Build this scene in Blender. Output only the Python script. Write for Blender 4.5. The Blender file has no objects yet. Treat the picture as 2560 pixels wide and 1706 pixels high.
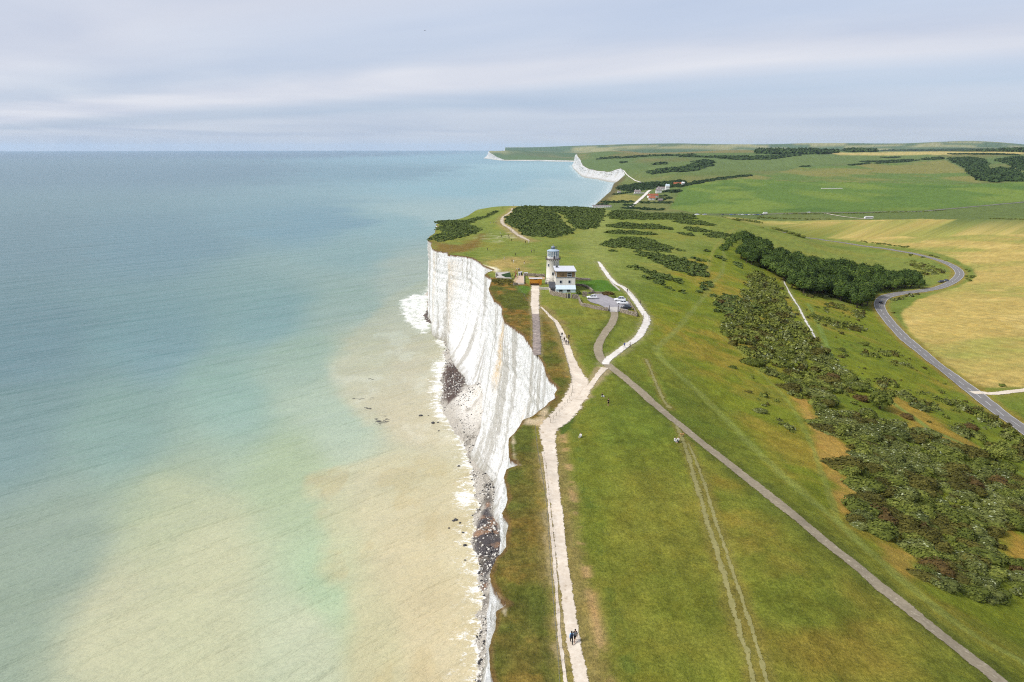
import bpy, bmesh, math, random
import numpy as np
from mathutils import Vector, Matrix, Euler
R = math.radians
scene = bpy.context.scene
C = scene.collection
random.seed(7)
rng = np.random.default_rng(11)

# ------------------------------------------------------------------ camera
F, PX, PY = 1707.0, 1280.0, 853.0
PITCH = R(15.8)
CZ = 115.0
cam = bpy.data.cameras.new("camera")
cam.sensor_width = 36.0
cam.lens = 36.0 * F / 2560.0
cam.clip_start = 1.0
cam.clip_end = 90000.0
camo = bpy.data.objects.new("camera", cam)
camo.location = (0, 0, CZ)
camo.rotation_euler = (R(90) - PITCH, 0, 0)
C.objects.link(camo)
scene.camera = camo

def rays(px, py):
    px = np.asarray(px, float); py = np.asarray(py, float)
    r = (px - PX) / F; u = (PY - py) / F
    return r, math.cos(PITCH) + u * math.sin(PITCH), -math.sin(PITCH) + u * math.cos(PITCH)
def atz(px, py, z):                       # where the sight line meets a level
    r, y, d = rays(px, py); t = (z - CZ) / d
    return r * t, y * t
def aty(px, py, Y):                       # where it meets a distance
    r, y, d = rays(px, py); t = Y / y
    return r * t, CZ + d * t

# ------------------------------------------------------------------ noise
def _h(ix, iy, s):
    n = (ix.astype(np.int64) * 374761393 + iy.astype(np.int64) * 668265263 + s * 974711) & 0xffffffff
    n = ((n ^ (n >> 13)) * 1274126177) & 0xffffffff
    n = n ^ (n >> 16)
    return (n & 0xffff) / 65535.0
def vn(x, y, s=0):
    x = np.asarray(x, float); y = np.asarray(y, float)
    x, y = np.broadcast_arrays(x, y)
    ix = np.floor(x); iy = np.floor(y); fx = x - ix; fy = y - iy
    fx = fx * fx * fx * (fx * (fx * 6 - 15) + 10); fy = fy * fy * fy * (fy * (fy * 6 - 15) + 10)
    a = _h(ix, iy, s); b = _h(ix + 1, iy, s); c = _h(ix, iy + 1, s); d = _h(ix + 1, iy + 1, s)
    return (a + (b - a) * fx) * (1 - fy) + (c + (d - c) * fx) * fy
def fbm(x, y, s=0, o=4):
    t = 0; a = 0.5; n = 0
    for k in range(o):
        t = t + a * (vn(x, y, s + k * 17) * 2 - 1); n += a
        x = x * 2.03 + 13.7; y = y * 2.03 - 7.1; a *= 0.5
    return t / n
def sstep(a, b, x):
    t = np.clip((x - a) / (b - a), 0, 1)
    return t * t * (3 - 2 * t)

# ------------------------------------------------------------------ land heights
ctl = []
def cp(px, py, z):
    x, y = atz(px, py, z); ctl.append((float(x), float(y), z))
def cy(px, py, Y):
    x, z = aty(px, py, Y); ctl.append((float(x), float(Y), float(z)))
for q in [(1440,1706,60.5),(1800,1706,61),(2200,1706,60.5),(2505,1706,59.5),(1500,1200,60),(1700,1250,60),
  (1515,920,58.5),(1640,1020,59.3),(1400,850,57.6),(1550,850,58),(1400,733,57),(1560,760,57),(1400,640,57),(1500,640,56.5),
  (1240,600,56.3),(1250,560,55),(1450,560,55),(1170,541,50.5),(1350,517,52.5),(1470,521,51.5),
  (1600,560,54),(1680,545,52),(1743,537,50),(1600,700,56),(1700,800,54),(1650,900,57.3),
  (1780,700,49.5),(1850,620,47),(1832,548,47.5),(1921,573,43),(1990,590,38),
  (1800,850,50.5),(1900,950,50),(2000,1050,50),(1800,1000,54.5),(1900,1100,54.5),
  (1960,1271,59.8),(2108,1396,59.8),(2290,1540,59.6),(2100,1270,56),(2150,1150,49.5),(2300,1300,48.5),(2450,1450,49.5),
  (2560,1550,49.5),(2560,1400,44.5),(2450,1200,41),(2300,1050,40),(2150,950,40.5),(2050,850,41),(1950,760,41.5),(1880,680,43),
  (2560,1200,36),(2400,1050,35),(2250,900,34),(2100,790,33),(2000,720,35),
  (2560,1075,28),(2400,960,27),(2250,850,26),(2180,770,26),(2230,735,26),(2330,722,25.5),(2405,690,25),(2310,641,24.5),
  (2148,616,24),(2040,599,24),(2100,700,30),(2000,640,33),(1900,620,41),
  (2500,900,28.5),(2560,1000,28.5),(2400,800,27),(2500,700,26),(2400,640,24.5),(2560,640,27),(2200,600,24),(2560,560,27),
  (2000,575,21),(2300,550,22),(1800,537,18),(2300,525,20),(2560,510,25),(1950,533,18),
  (1700,528,15),(1750,480,22),(2000,500,20),(2300,500,24),(1950,455,32),(2300,455,34),(2500,460,36),
  (2100,425,45),(2400,430,45),(2300,405,60),(1700,440,38),(1900,420,47),(2000,388,84),(2500,384,92),(1600,384,80),(1470,388,76),
  (1620,480,16),(1580,510,12),(1650,525,11)]:
    cp(*q)
for q in [(2000,378,3700),(2300,380,3700),(2560,381,3700),(1800,377.5,4600),(1550,378.5,5000),(1450,381,5100),
          (1300,377,7600),(1400,382,7200),(1270,376.5,7700),
          (1280,369,11000),(1420,366,11000),(1540,361.5,11000),(1700,359,11000),(1850,361,11000),(2000,358.5,11000),(2100,358,11000),
          (2250,359,11000),(2350,355,11000),(2420,352.7,11000),(2500,356,11000),(2560,361.5,11000)]:
    cy(*q)
for q in [(-3,40,60),(60,40,60),(-10,10,60),(200,60,30),(400,300,32),(700,300,40),(500,100,35),
  (60,900,33),(150,860,35),(240,830,34),(100,1000,18),(200,1000,15),(170,1150,12),(300,1150,12),
  (330,900,18),(260,760,30),(0,6500,40),(2500,6500,45),(5000,6500,60),(1200,6000,40),(600,6200,20),(3500,9000,60),(7000,9000,70),(500,9500,40),
  (0,14000,60),(4000,14000,80),(9000,14000,80),(10000,11000,170)]:
    ctl.append(q)

# cliff edge, nearest to farthest: pixel, guessed height
edge_px = [(1236,1706,60),(1226,1672,60),(1221.6,1622,60),(1226,1602,60),(1236,1575,60),(1240,1530,60),(1264,1518,60),(1266,1508,60),
 (1250,1497,60),(1241.7,1482,60),(1230,1463,60),(1224,1440,60),(1228,1425,60),(1241.7,1392,60),(1255,1380,60),(1265,1367,60),(1265,1340,60),
 (1270.7,1316,60),(1271,1302,60),(1254,1286,60),(1263,1270,60),(1268.7,1250,60),(1265,1220,59.5),(1259,1196,59.5),(1266,1172,59.5),
 (1294,1163,59.5),(1290,1151,59.5),(1272.6,1144,59.5),(1270.7,1115,59),(1272,1100,59),(1282.6,1087,59),(1296,1068,58.8),(1306,1052,58.5),
 (1330,1042,58.5),(1348,1028,58.3),(1365.6,1014,58.2),(1373.7,1004,58),(1389.8,993,58),(1385,984,58),(1396,970,58),(1376,950,58),
 (1365.6,934,58),(1357.6,907,57.8),(1349.6,894,57.8),(1336,878,57.7),(1328,866,57.6),(1312,846,57.5),(1309,836,57.5),(1293,827,57.5),
 (1282.6,819,57.4),(1261,805,57.4),(1254.5,787,57.3),(1255.8,768,57.2),(1247.8,760,57.2),(1234,751,57.2),(1231.7,743,57.1),(1225,733,57),
 (1221,722,57),(1228,704,57),(1229,696,57),(1210,687,56.8),(1223,680,56.8),(1236,675,56.8),(1208,664,56.7),(1196,654,56.5),(1179.7,644,56.3),
 (1155,640,56),(1118,636,55.8),(1121,631,55.6),(1092,627,55.3),(1080,622,55.2),(1077,614,55),(1079,607,55),(1068,600,54.8),(1073.6,592,54.5),
 (1087,583,54.3),(1088,575,54),(1096,567,54),(1089,562,53),(1099,554,52.5),(1140,547,51),(1170,540,50.5),(1191,529,50.5),(1221,522,51),(1250,514.5,51.5)]
ew = []
for px, py, z in edge_px:
    x, y = atz(px, py, z); ew.append((float(y), float(x), z))
for px, py, z in edge_px[::3]:
    cp(px, py, z)
far = [(830,14,40),(930,45,26),(1050,85,14),(1260,145,10),(1341,162,10),(1518,198,10),(1770,251,10),(2194,321,8),(2339,361,18),(2352,376,20),
 (2400,387,35),(2455,381,49),(2540,362,33),(2600,354,30),(2700,345,30),(2755,340,28),(2900,318,32),(3100,318,37),(3300,327,41),(3600,350,50),
 (4000,378,60),(4700,425,75),(4900,450,60),(5300,600,20),(5700,600,10),(5970,510,12),(6300,250,15),(6470,-40,15),(6545,-67,4),(6800,-130,22),
 (7250,-190,48),(7700,-250,70),(8050,-305,82),(8200,-260,80),(9000,-100,60),(12000,-105,120),(14500,-105,60)]
for y, x, z in far:
    ew.append((y, x, z)); ctl.append((x, y, z))
ew.sort()
EY = np.array([e[0] for e in ew]); EX = np.array([e[1] for e in ew])
EY = np.concatenate([[0, 25, 45], EY]); EX = np.concatenate([[-6, -4, -3], EX])

def edge(Y):
    Y = np.asarray(Y, float)
    e = np.interp(Y, EY, EX)
    k = np.clip(Y / 150.0, 0.5, 14)
    return e + k * 0.5 * fbm(Y / (4.2 * k), 0 * Y + 3.3, 5, 4)

cpt = np.array(ctl)
def tpc(x, y):
    return np.stack([np.arctan2(x, np.maximum(y, 1e-3)) * 2.6, np.log(np.hypot(x, y) + 25.0)], -1)
PC = tpc(cpt[:, 0], cpt[:, 1])
def tk(d2):
    return 0.5 * d2 * np.log(d2 + 1e-9)
n = len(PC)
K = tk(((PC[:, None] - PC[None]) ** 2).sum(-1)) + np.eye(n) * 4e-4
Q = np.concatenate([np.ones((n, 1)), PC], 1)
A = np.block([[K, Q], [Q.T, np.zeros((3, 3))]])
sol = np.linalg.solve(A, np.concatenate([cpt[:, 2], np.zeros(3)]))
def tps(x, y):
    sh = np.shape(x); x = np.ravel(x); y = np.ravel(y); out = np.empty(len(x))
    for i in range(0, len(x), 40000):
        p = tpc(x[i:i + 40000], y[i:i + 40000])
        d2 = (p * p).sum(1)[:, None] + (PC * PC).sum(1)[None] - 2 * p @ PC.T
        out[i:i + 40000] = tk(np.maximum(d2, 0)) @ sol[:n] + sol[n] + p @ sol[n + 1:]
    return out.reshape(sh)

# rows follow the eye: dense near, sparse far
r1 = [float(atz(1280, p, 57)[1]) for p in np.arange(1900, 512, -1.7)]
r1 = [y for y in r1 if y < 150] + list(np.arange(150, 480, 0.75)) + [y for y in r1 if 480 <= y < 790]
r2 = [float(atz(1280, p, 22)[1]) for p in np.arange(552, 384, -1.3)]
r2 = [y for y in r2 if y > 792]
r3 = list(np.geomspace(r2[-1] * 1.012, 14400, 70))
YS = np.array(sorted([8, 20, 30, 38] + [y for y in r1 if y > 40] + r2 + r3))
NC = 620
U = np.linspace(0, 1, NC)
G = 0.35 * U + 0.65 * U ** 1.7
EDG = edge(YS)
WID = np.maximum(150.0, 0.86 * YS + 70) - EDG * (YS > 900)
X = EDG[:, None] + WID[:, None] * G[None]
Y = np.repeat(YS[:, None], NC, 1)
Z = tps(X, Y)
nearw = 1 - sstep(250, 700, Y)
Z = Z + nearw * (0.28 * fbm(X / 7, Y / 7, 21, 3) + 0.10 * fbm(X / 1.4, Y / 1.4, 22, 2))
Z = Z + sstep(300, 700, Y) * (1 - nearw * .5) * 0.9 * fbm(X / 60, Y / 60, 24, 3)
Z = np.maximum(Z, 3.0)

def H(x, y):
    x = np.asarray(x, float); y = np.asarray(y, float)
    r = np.interp(y, YS, np.arange(len(YS)))
    i = np.clip(r.astype(int), 0, len(YS) - 2); f = np.clip(r - i, 0, 1)
    e = EDG[i] * (1 - f) + EDG[i + 1] * f; w = WID[i] * (1 - f) + WID[i + 1] * f
    u = np.interp((x - e) / w, G, np.arange(NC))
    j = np.clip(u.astype(int), 0, NC - 2); g = np.clip(u - j, 0, 1)
    return (Z[i, j] * (1 - f) * (1 - g) + Z[i + 1, j] * f * (1 - g) + Z[i, j + 1] * (1 - f) * g + Z[i + 1, j + 1] * f * g)
def onland(x, y):
    return x > np.interp(y, YS, EDG)

TS = np.geomspace(30, 15000, 1400)
def P(px, py):
    """ground point(s) seen at a pixel of the photograph; (n,3)"""
    px = np.atleast_1d(np.asarray(px, float)); py = np.atleast_1d(np.asarray(py, float))
    r, yy, d = rays(px, py)
    x = r[:, None] * TS; y = yy[:, None] * TS; z = CZ + d[:, None] * TS
    below = (z < H(x, y)) & onland(x, y) & (y < YS[-1])
    k = np.argmax(below, 1); ok = below.any(1)
    k = np.where(ok, np.maximum(k, 1), len(TS) - 1)
    lo = TS[k - 1].copy(); hi = TS[k].copy()
    for _ in range(18):
        m = (lo + hi) / 2
        b = (CZ + d * m < H(r * m, yy * m)) & onland(r * m, yy * m)
        hi = np.where(b, m, hi); lo = np.where(b, lo, m)
    x = r * hi; y = yy * hi
    zz = H(x, y)
    if not ok.all():                      # missed: sits on the level instead
        xs, ys = atz(px, py, 50.0)
        x = np.where(ok, x, xs); y = np.where(ok, y, ys); zz = np.where(ok, zz, H(x, y))
    return np.stack([x, y, zz], 1)
def P1(px, py):
    return P(px, py)[0]

# ------------------------------------------------------------------ object helpers
def mesh_from(name, verts, faces=None, quads=None, tris=None, smooth=True):
    me = bpy.data.meshes.new(name)
    verts = np.asarray(verts, np.float32)
    if faces is not None:
        me.from_pydata([tuple(map(float, v)) for v in verts], [], faces)
    else:
        parts = []; starts = []; tot = 0
        if quads is not None and len(quads):
            q = np.asarray(quads, np.int32); parts.append(q.ravel()); starts.append(np.arange(len(q)) * 4); tot = q.size
        if tris is not None and len(tris):
            t = np.asarray(tris, np.int32); parts.append(t.ravel()); starts.append(tot + np.arange(len(t)) * 3)
        lv = np.concatenate(parts); ls = np.concatenate(starts)
        me.vertices.add(len(verts)); me.vertices.foreach_set("co", verts.ravel())
        me.loops.add(len(lv)); me.loops.foreach_set("vertex_index", lv.astype(np.int32))
        me.polygons.add(len(ls)); me.polygons.foreach_set("loop_start", ls.astype(np.int32))
        me.update(calc_edges=True)
        me.validate()
    if smooth:
        me.polygons.foreach_set("use_smooth", np.ones(len(me.polygons), bool))
    return me
def setcol(me, col, name="Col"):
    a = me.color_attributes.new(name, 'FLOAT_COLOR', 'POINT')
    c = np.ones((len(me.vertices), 4), np.float32); c[:, :3] = col
    a.data.foreach_set("color", c.ravel())
def setf(me, val, name):
    a = me.attributes.new(name, 'FLOAT', 'POINT')
    a.data.foreach_set("value", np.asarray(val, np.float32).ravel())
def link(name, me, mat=None, parent=None):
    o = bpy.data.objects.new(name, me); C.objects.link(o)
    if mat is not None and me is not None and len(me.materials) == 0:
        me.materials.append(mat)
    if parent is not None: o.parent = parent
    return o
def tag(o, label=None, cat=None, group=None, kind=None):
    if label: o["label"] = label
    if cat: o["category"] = cat
    if group: o["group"] = group
    if kind: o["kind"] = kind
    return o
def empty(name, loc, rz=0.0, label=None, cat=None, group=None):
    o = bpy.data.objects.new(name, None); C.objects.link(o)
    o.empty_display_size = 0.5
    o.location = tuple(float(v) for v in loc); o.rotation_euler = (0, 0, rz)
    return tag(o, label, cat, group)
def copy_tree(o, parent=None):
    c = o.copy(); C.objects.link(c); c.parent = parent
    for ch in list(o.children):
        copy_tree(ch, c)
    return c
def gridquads(nr, nc, off=0):
    a = (np.arange(nr - 1)[:, None] * nc + np.arange(nc - 1)[None]).ravel() + off
    return np.stack([a, a + 1, a + nc + 1, a + nc], 1)
def srgb(r, g, b, k=1.0):
    c = np.array([r, g, b]) / 255.0
    return np.where(c < .04045, c / 12.92, ((c + .055) / 1.055) ** 2.4) * k

# materials
class NT:
    def __init__(s, name):
        s.m = bpy.data.materials.new(name); s.m.use_nodes = True
        s.t = s.m.node_tree; s.n = s.t.nodes; s.l = s.t.links
        s.b = s.n["Principled BSDF"]
        s.b.inputs["Roughness"].default_value = 0.9
        s.b.inputs["Specular IOR Level"].default_value = 0.2
    def add(s, typ, **kw):
        nd = s.n.new(typ)
        for k, v in kw.items():
            if k in nd.inputs: s.put(nd.inputs[k], v)
            else: setattr(nd, k, v)
        return nd
    def put(s, sock, v):
        if isinstance(v, bpy.types.NodeSocket): s.l.new(v, sock)
        else: sock.default_value = v
    def pos(s):
        return s.add("ShaderNodeNewGeometry").outputs["Position"]
    def obj(s):
        return s.add("ShaderNodeTexCoord").outputs["Object"]
    def map(s, vec, scale=(1, 1, 1), rot=(0, 0, 0), loc=(0, 0, 0)):
        m = s.add("ShaderNodeMapping"); s.put(m.inputs["Vector"], vec)
        m.inputs["Scale"].default_value = scale; m.inputs["Rotation"].default_value = rot; m.inputs["Location"].default_value = loc
        return m.outputs[0]
    def rotscale(s, vec, deg, scale):
        return s.map(s.map(vec, rot=(0, 0, -R(deg))), scale)
    def noise(s, vec, scale, detail=4, rough=0.55, out="Fac", dist=0.0):
        t = s.add("ShaderNodeTexNoise"); s.put(t.inputs["Vector"], vec)
        t.inputs["Scale"].default_value = scale; t.inputs["Detail"].default_value = detail; t.inputs["Roughness"].default_value = rough
        t.inputs["Distortion"].default_value = dist
        return t.outputs[out]
    def mr(s, v, a, b, c=0.0, d=1.0):
        m = s.add("ShaderNodeMapRange"); s.put(m.inputs["Value"], v)
        for i, x in zip(("From Min", "From Max", "To Min", "To Max"), (a, b, c, d)): s.put(m.inputs[i], x)
        return m.outputs[0]
    def math(s, op, a, b=None, c=None):
        m = s.add("ShaderNodeMath", operation=op); s.put(m.inputs[0], a)
        if b is not None: s.put(m.inputs[1], b)
        if c is not None: s.put(m.inputs[2], c)
        return m.outputs[0]
    def mix(s, f, a, b, mode='MIX'):
        m = s.add("ShaderNodeMix", data_type='RGBA', blend_type=mode)
        s.put(m.inputs[0], f)
        for k, v in ((6, a), (7, b)):
            if not isinstance(v, bpy.types.NodeSocket): v = (float(v[0]), float(v[1]), float(v[2]), 1.0)
            s.put(m.inputs[k], v)
        return m.outputs[2]
    def attr(s, name, out="Color"):
        return s.add("ShaderNodeAttribute", attribute_name=name).outputs[out]
    def ramp(s, v, pts):
        r = s.add("ShaderNodeValToRGB"); s.put(r.inputs[0], v)
        e = r.color_ramp.elements
        while len(e) < len(pts): e.new(0.5)
        for el, (p, c) in zip(e, pts):
            el.position = p; el.color = (float(c[0]), float(c[1]), float(c[2]), 1.0)
        return r.outputs[0]
    def bump(s, h, dist=0.1, strength=1.0, normal=None):
        b = s.add("ShaderNodeBump"); s.put(b.inputs["Height"], h)
        b.inputs["Distance"].default_value = dist; b.inputs["Strength"].default_value = strength
        if normal is not None: s.put(b.inputs["Normal"], normal)
        return b.outputs[0]
    def base(s, v):
        s.put(s.b.inputs["Base Color"], v if isinstance(v, bpy.types.NodeSocket) else (float(v[0]), float(v[1]), float(v[2]), 1.0))
    def set(s, **kw):
        for k, v in kw.items(): s.put(s.b.inputs[k.replace("_", " ")], v)
def plain(name, col, rough=0.7, var=0.12, scale=3.0, metal=0.0, spec=0.3):
    """a weathered, slightly uneven surface of one colour"""
    k = NT(name); c = np.array(col)
    f = k.noise(k.obj(), scale, 5, 0.6)
    k.base(k.mix(f, c * (1 - var), np.minimum(c * (1 + var), 1)))
    k.set(Roughness=rough, Metallic=metal, Specular_IOR_Level=spec)
    return k.m
# ------------------------------------------------------------------ traced lines and areas
def crom(pts, step):
    pts = np.asarray(pts, float)
    a = np.concatenate([2 * pts[:1] - pts[1:2], pts, 2 * pts[-1:] - pts[-2:-1]])
    out = []
    for i in range(1, len(a) - 2):
        p0, p1, p2, p3 = a[i - 1], a[i], a[i + 1], a[i + 2]
        m = max(2, int(np.linalg.norm(p2 - p1) / (step if np.isscalar(step) else step(p1))))
        t = np.linspace(0, 1, m, endpoint=False)[:, None]
        out.append(0.5 * (2 * p1 + (p2 - p0) * t + (2 * p0 - 5 * p1 + 4 * p2 - p3) * t ** 2 + (3 * p1 - p0 - 3 * p2 + p3) * t ** 3))
    out.append(a[-2:-1])
    return np.concatenate(out)
def wpoly(pxs):
    a = np.array(pxs, float)
    return P(a[:, 0], a[:, 1])
def segdist(x, y, poly, closed=False):
    d = np.full(x.shape, 1e9)
    q = np.asarray(poly)[:, :2]
    if closed: q = np.concatenate([q, q[:1]])
    for (ax, ay), (bx, by) in zip(q[:-1], q[1:]):
        vx, vy = bx - ax, by - ay; L = vx * vx + vy * vy + 1e-9
        t = np.clip(((x - ax) * vx + (y - ay) * vy) / L, 0, 1)
        d = np.minimum(d, (x - ax - t * vx) ** 2 + (y - ay - t * vy) ** 2)
    return np.sqrt(d)
def inside(x, y, poly):
    q = np.asarray(poly)[:, :2]; c = np.zeros(x.shape, bool)
    for (ax, ay), (bx, by) in zip(q, np.roll(q, -1, 0)):
        if ay == by: continue
        k = ((ay > y) != (by > y)) & (x < (bx - ax) * (y - ay) / (by - ay) + ax)
        c ^= k
    return c
def zone(x, y, poly, soft, warp=0.0, wscale=10.0, seed=3):
    """0..1 inside an outline on the ground, with an uneven edge"""
    q = np.asarray(poly)[:, :2]; m = soft + warp
    k = (x > q[:, 0].min() - m) & (x < q[:, 0].max() + m) & (y > q[:, 1].min() - m) & (y < q[:, 1].max() + m)
    out = np.zeros(x.shape)
    if not k.any(): return out
    xs, ys = x[k], y[k]
    d = segdist(xs, ys, q, True)
    d = np.where(inside(xs, ys, q), d, -d)
    if warp: d = d + warp * fbm(xs / wscale, ys / wscale, seed, 4)
    out[k] = sstep(-soft, soft, d)
    return out

paths = {}      # name -> (centre line in the world, half width)
def path(key, pxs, w):
    p = wpoly([q[:2] for q in pxs])
    ww = [q[2] if len(q) > 2 else w for q in pxs]
    c = crom(np.column_stack([p[:, :2], ww]), lambda s: max(0.5, 0.004 * s[1]))
    paths[key] = c
path('concrete_path', [(1534,768,3.2),(1536,790,3.1),(1529,810,3.1),(1510,837,3),(1497,862,3),(1496,880,3),(1510,905,3.1),(1553,938),(1604,981),(1655,1027),(1719,1079),
     (1783,1130),(1859,1190),(1936,1250),(2015,1315),(2082,1371),(2160,1433),(2241,1500),(2300,1548),(2400,1626),(2505,1710),(2570,1766)], 2.7)
path('chalk_path', [(1513,912,2.08),(1522,897,2.24),(1563,867,2.08),(1593,846,2.24),(1609,821,2.40),(1617,797,2.56),(1607,780,2.56),(1585,748,2.32),(1563,723,2.08),(1539,709,2.08),
     (1520,690,2.24),(1506,669,2.08),(1496,655,1.12)], 2.2)
path('cliff_path', [(1457,1740,1.6),(1451,1690,1.6),(1434,1610,1.55),(1418,1487,1.6),(1404,1390,1.6),(1394,1293,1.7),(1384,1216,1.9),(1376,1138,2.4),(1370,1100,3.0),(1372,1072,4.0),(1390,1055,5.2),
     (1420,1022,5.6),(1441,985,5.2),(1449,955,4.2),(1440,930,3.0),(1428,900,2.4),(1417,867,2.0),(1404,832,1.7),(1390,805,1.4),(1373,789,1.0),(1352,768,.6)], 2)
path('link_path', [(1452,1000,3.0),(1466,975,2.2),(1481,958,1.6),(1497,938,1.6),(1512,920,2.2)], 1.8)
path('old_road_top', [(1339,715,3.6),(1338,735,3.4),(1337,755,3.1),(1338,775,2.8),(1339,786,2.6)], 3)
path('old_road', [(1338.5,783,2.7),(1340,800,2.6),(1341,830,2.5),(1342,860,2.5),(1343,888,2.4),(1344,893,2.2)], 2.6)
path('side_rut', [(1416,1720,.42),(1408,1660,.42),(1400,1602,.42),(1392,1487,.42),(1383,1370,.42),(1372,1254,.42),(1364,1180,.42),(1357,1130,.4)], .42)
path('headland_trail', [(1281,521,2.0),(1279,528,2.5),(1271,535,3),(1258,543,3.5),(1255,554,3.5),(1260,563,3.2),(1271,569,3.2),(1284,580,3.6),(1299,590,3.6),(1312,597,3.4),(1323,603,1.8)], 3)
path('rut', [(1614,898,.5),(1635,946,.5),(1658,1000,.6),(1676,1022,.6)], .5)
path('rut_b', [(1688,1058,.5),(1703,1089,.5),(1721,1142,.55),(1736,1193,.55),(1767,1300,.5),(1810,1440,.45),(1850,1580,.4),(1890,1720,.4)], .5)
path('rut_c', [(1722,1110,.3),(1744,1163,.35),(1770,1239,.35),(1788,1300,.35),(1835,1440,.3),(1875,1560,.3),(1922,1720,.3)], .5)
path('slope_chalk_track', [(1960,704,.8),(1979,741,1.0),(1999,772,1.0),(2015,805,1.0),(2039,845,.9),(2056,873,.6)], 1)
path('slope_track_low', [(2150,956,.5),(2168,966,.7),(2176,970,.4)], .6)
road = [(2640,1128),(2560,1075),(2486,1022),(2400,957),(2330,903),(2270,854),(2226,808),(2202,775),(2200,757),(2216,742),(2260,733),(2310,727),(2352,718),(2384,703),(2399,686),(2388,670),
        (2358,655),(2311,641),(2240,627),(2148,614),(2075,603),(2025,596),(1960,582)]
path('road', [(x, y, 6.0) for x, y in road], 6.0)
path('side_track', [(2428,982,3.4),(2452,982,4.0),(2475,985,3.6),(2510,982,3.2),(2560,976,3.2),(2660,962,3.2)], 3)
path('far_road', [(1690,534,5),(1760,537,5),(1860,537.5,5),(1960,535,5),(2060,533,5),(2160,532,5),(2270,530,5),(2360,524,5),(2450,516,5),(2560,506,6),(2700,492,6)], 6)
path('far_track', [(2060,534,3),(2100,541,3),(2150,547,3),(2180,548,3)], 3)
path('gap_track', [(1576,518,5),(1590,508,6),(1608,492,7),(1622,478,7),(1629,476,6)], 6)
path('hill_track', [(1558,441,3),(1580,447,3),(1600,456,4),(1615,458.5,4)], 3)
tracks = {k: crom(wpoly(v)[:, :2], lambda s: max(1.0, .006 * s[1])) for k, v in {
    'mown': [(1640,870),(1657,900),(1719,956),(1783,1017),(1859,1094),(1936,1168),(2000,1227),(2050,1268),(2100,1311),(2219,1419),(2330,1511),(2400,1565),(2560,1655)],
    'foot': [(1770,820),(1807,842),(1860,888),(1906,938),(1959,990),(1990,1035),(2027,1108),(2060,1197),(2089,1282),(2101,1311)],
    'up': [(1640,872),(1690,826),(1730,778),(1760,742),(1784,707),(1805,680),(1811,640),(1806,620),(1830,600)],
    'up2': [(1770,690),(1772,660),(1785,625),(1805,600),(1825,580),(1840,572)],
    'low': [(2020,760),(2040,800),(2060,845),(2082,898),(2131,938),(2168,966),(2231,1008),(2281,1041),(2330,1077),(2400,1108),(2507,1163),(2560,1187)],
    'gap': [(1380,529),(1397,535),(1408,548),(1418,560),(1436,574)],
    'saddle': [(1495,655),(1480,600),(1500,560),(1512,530),(1500,522)]}.items()}
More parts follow.
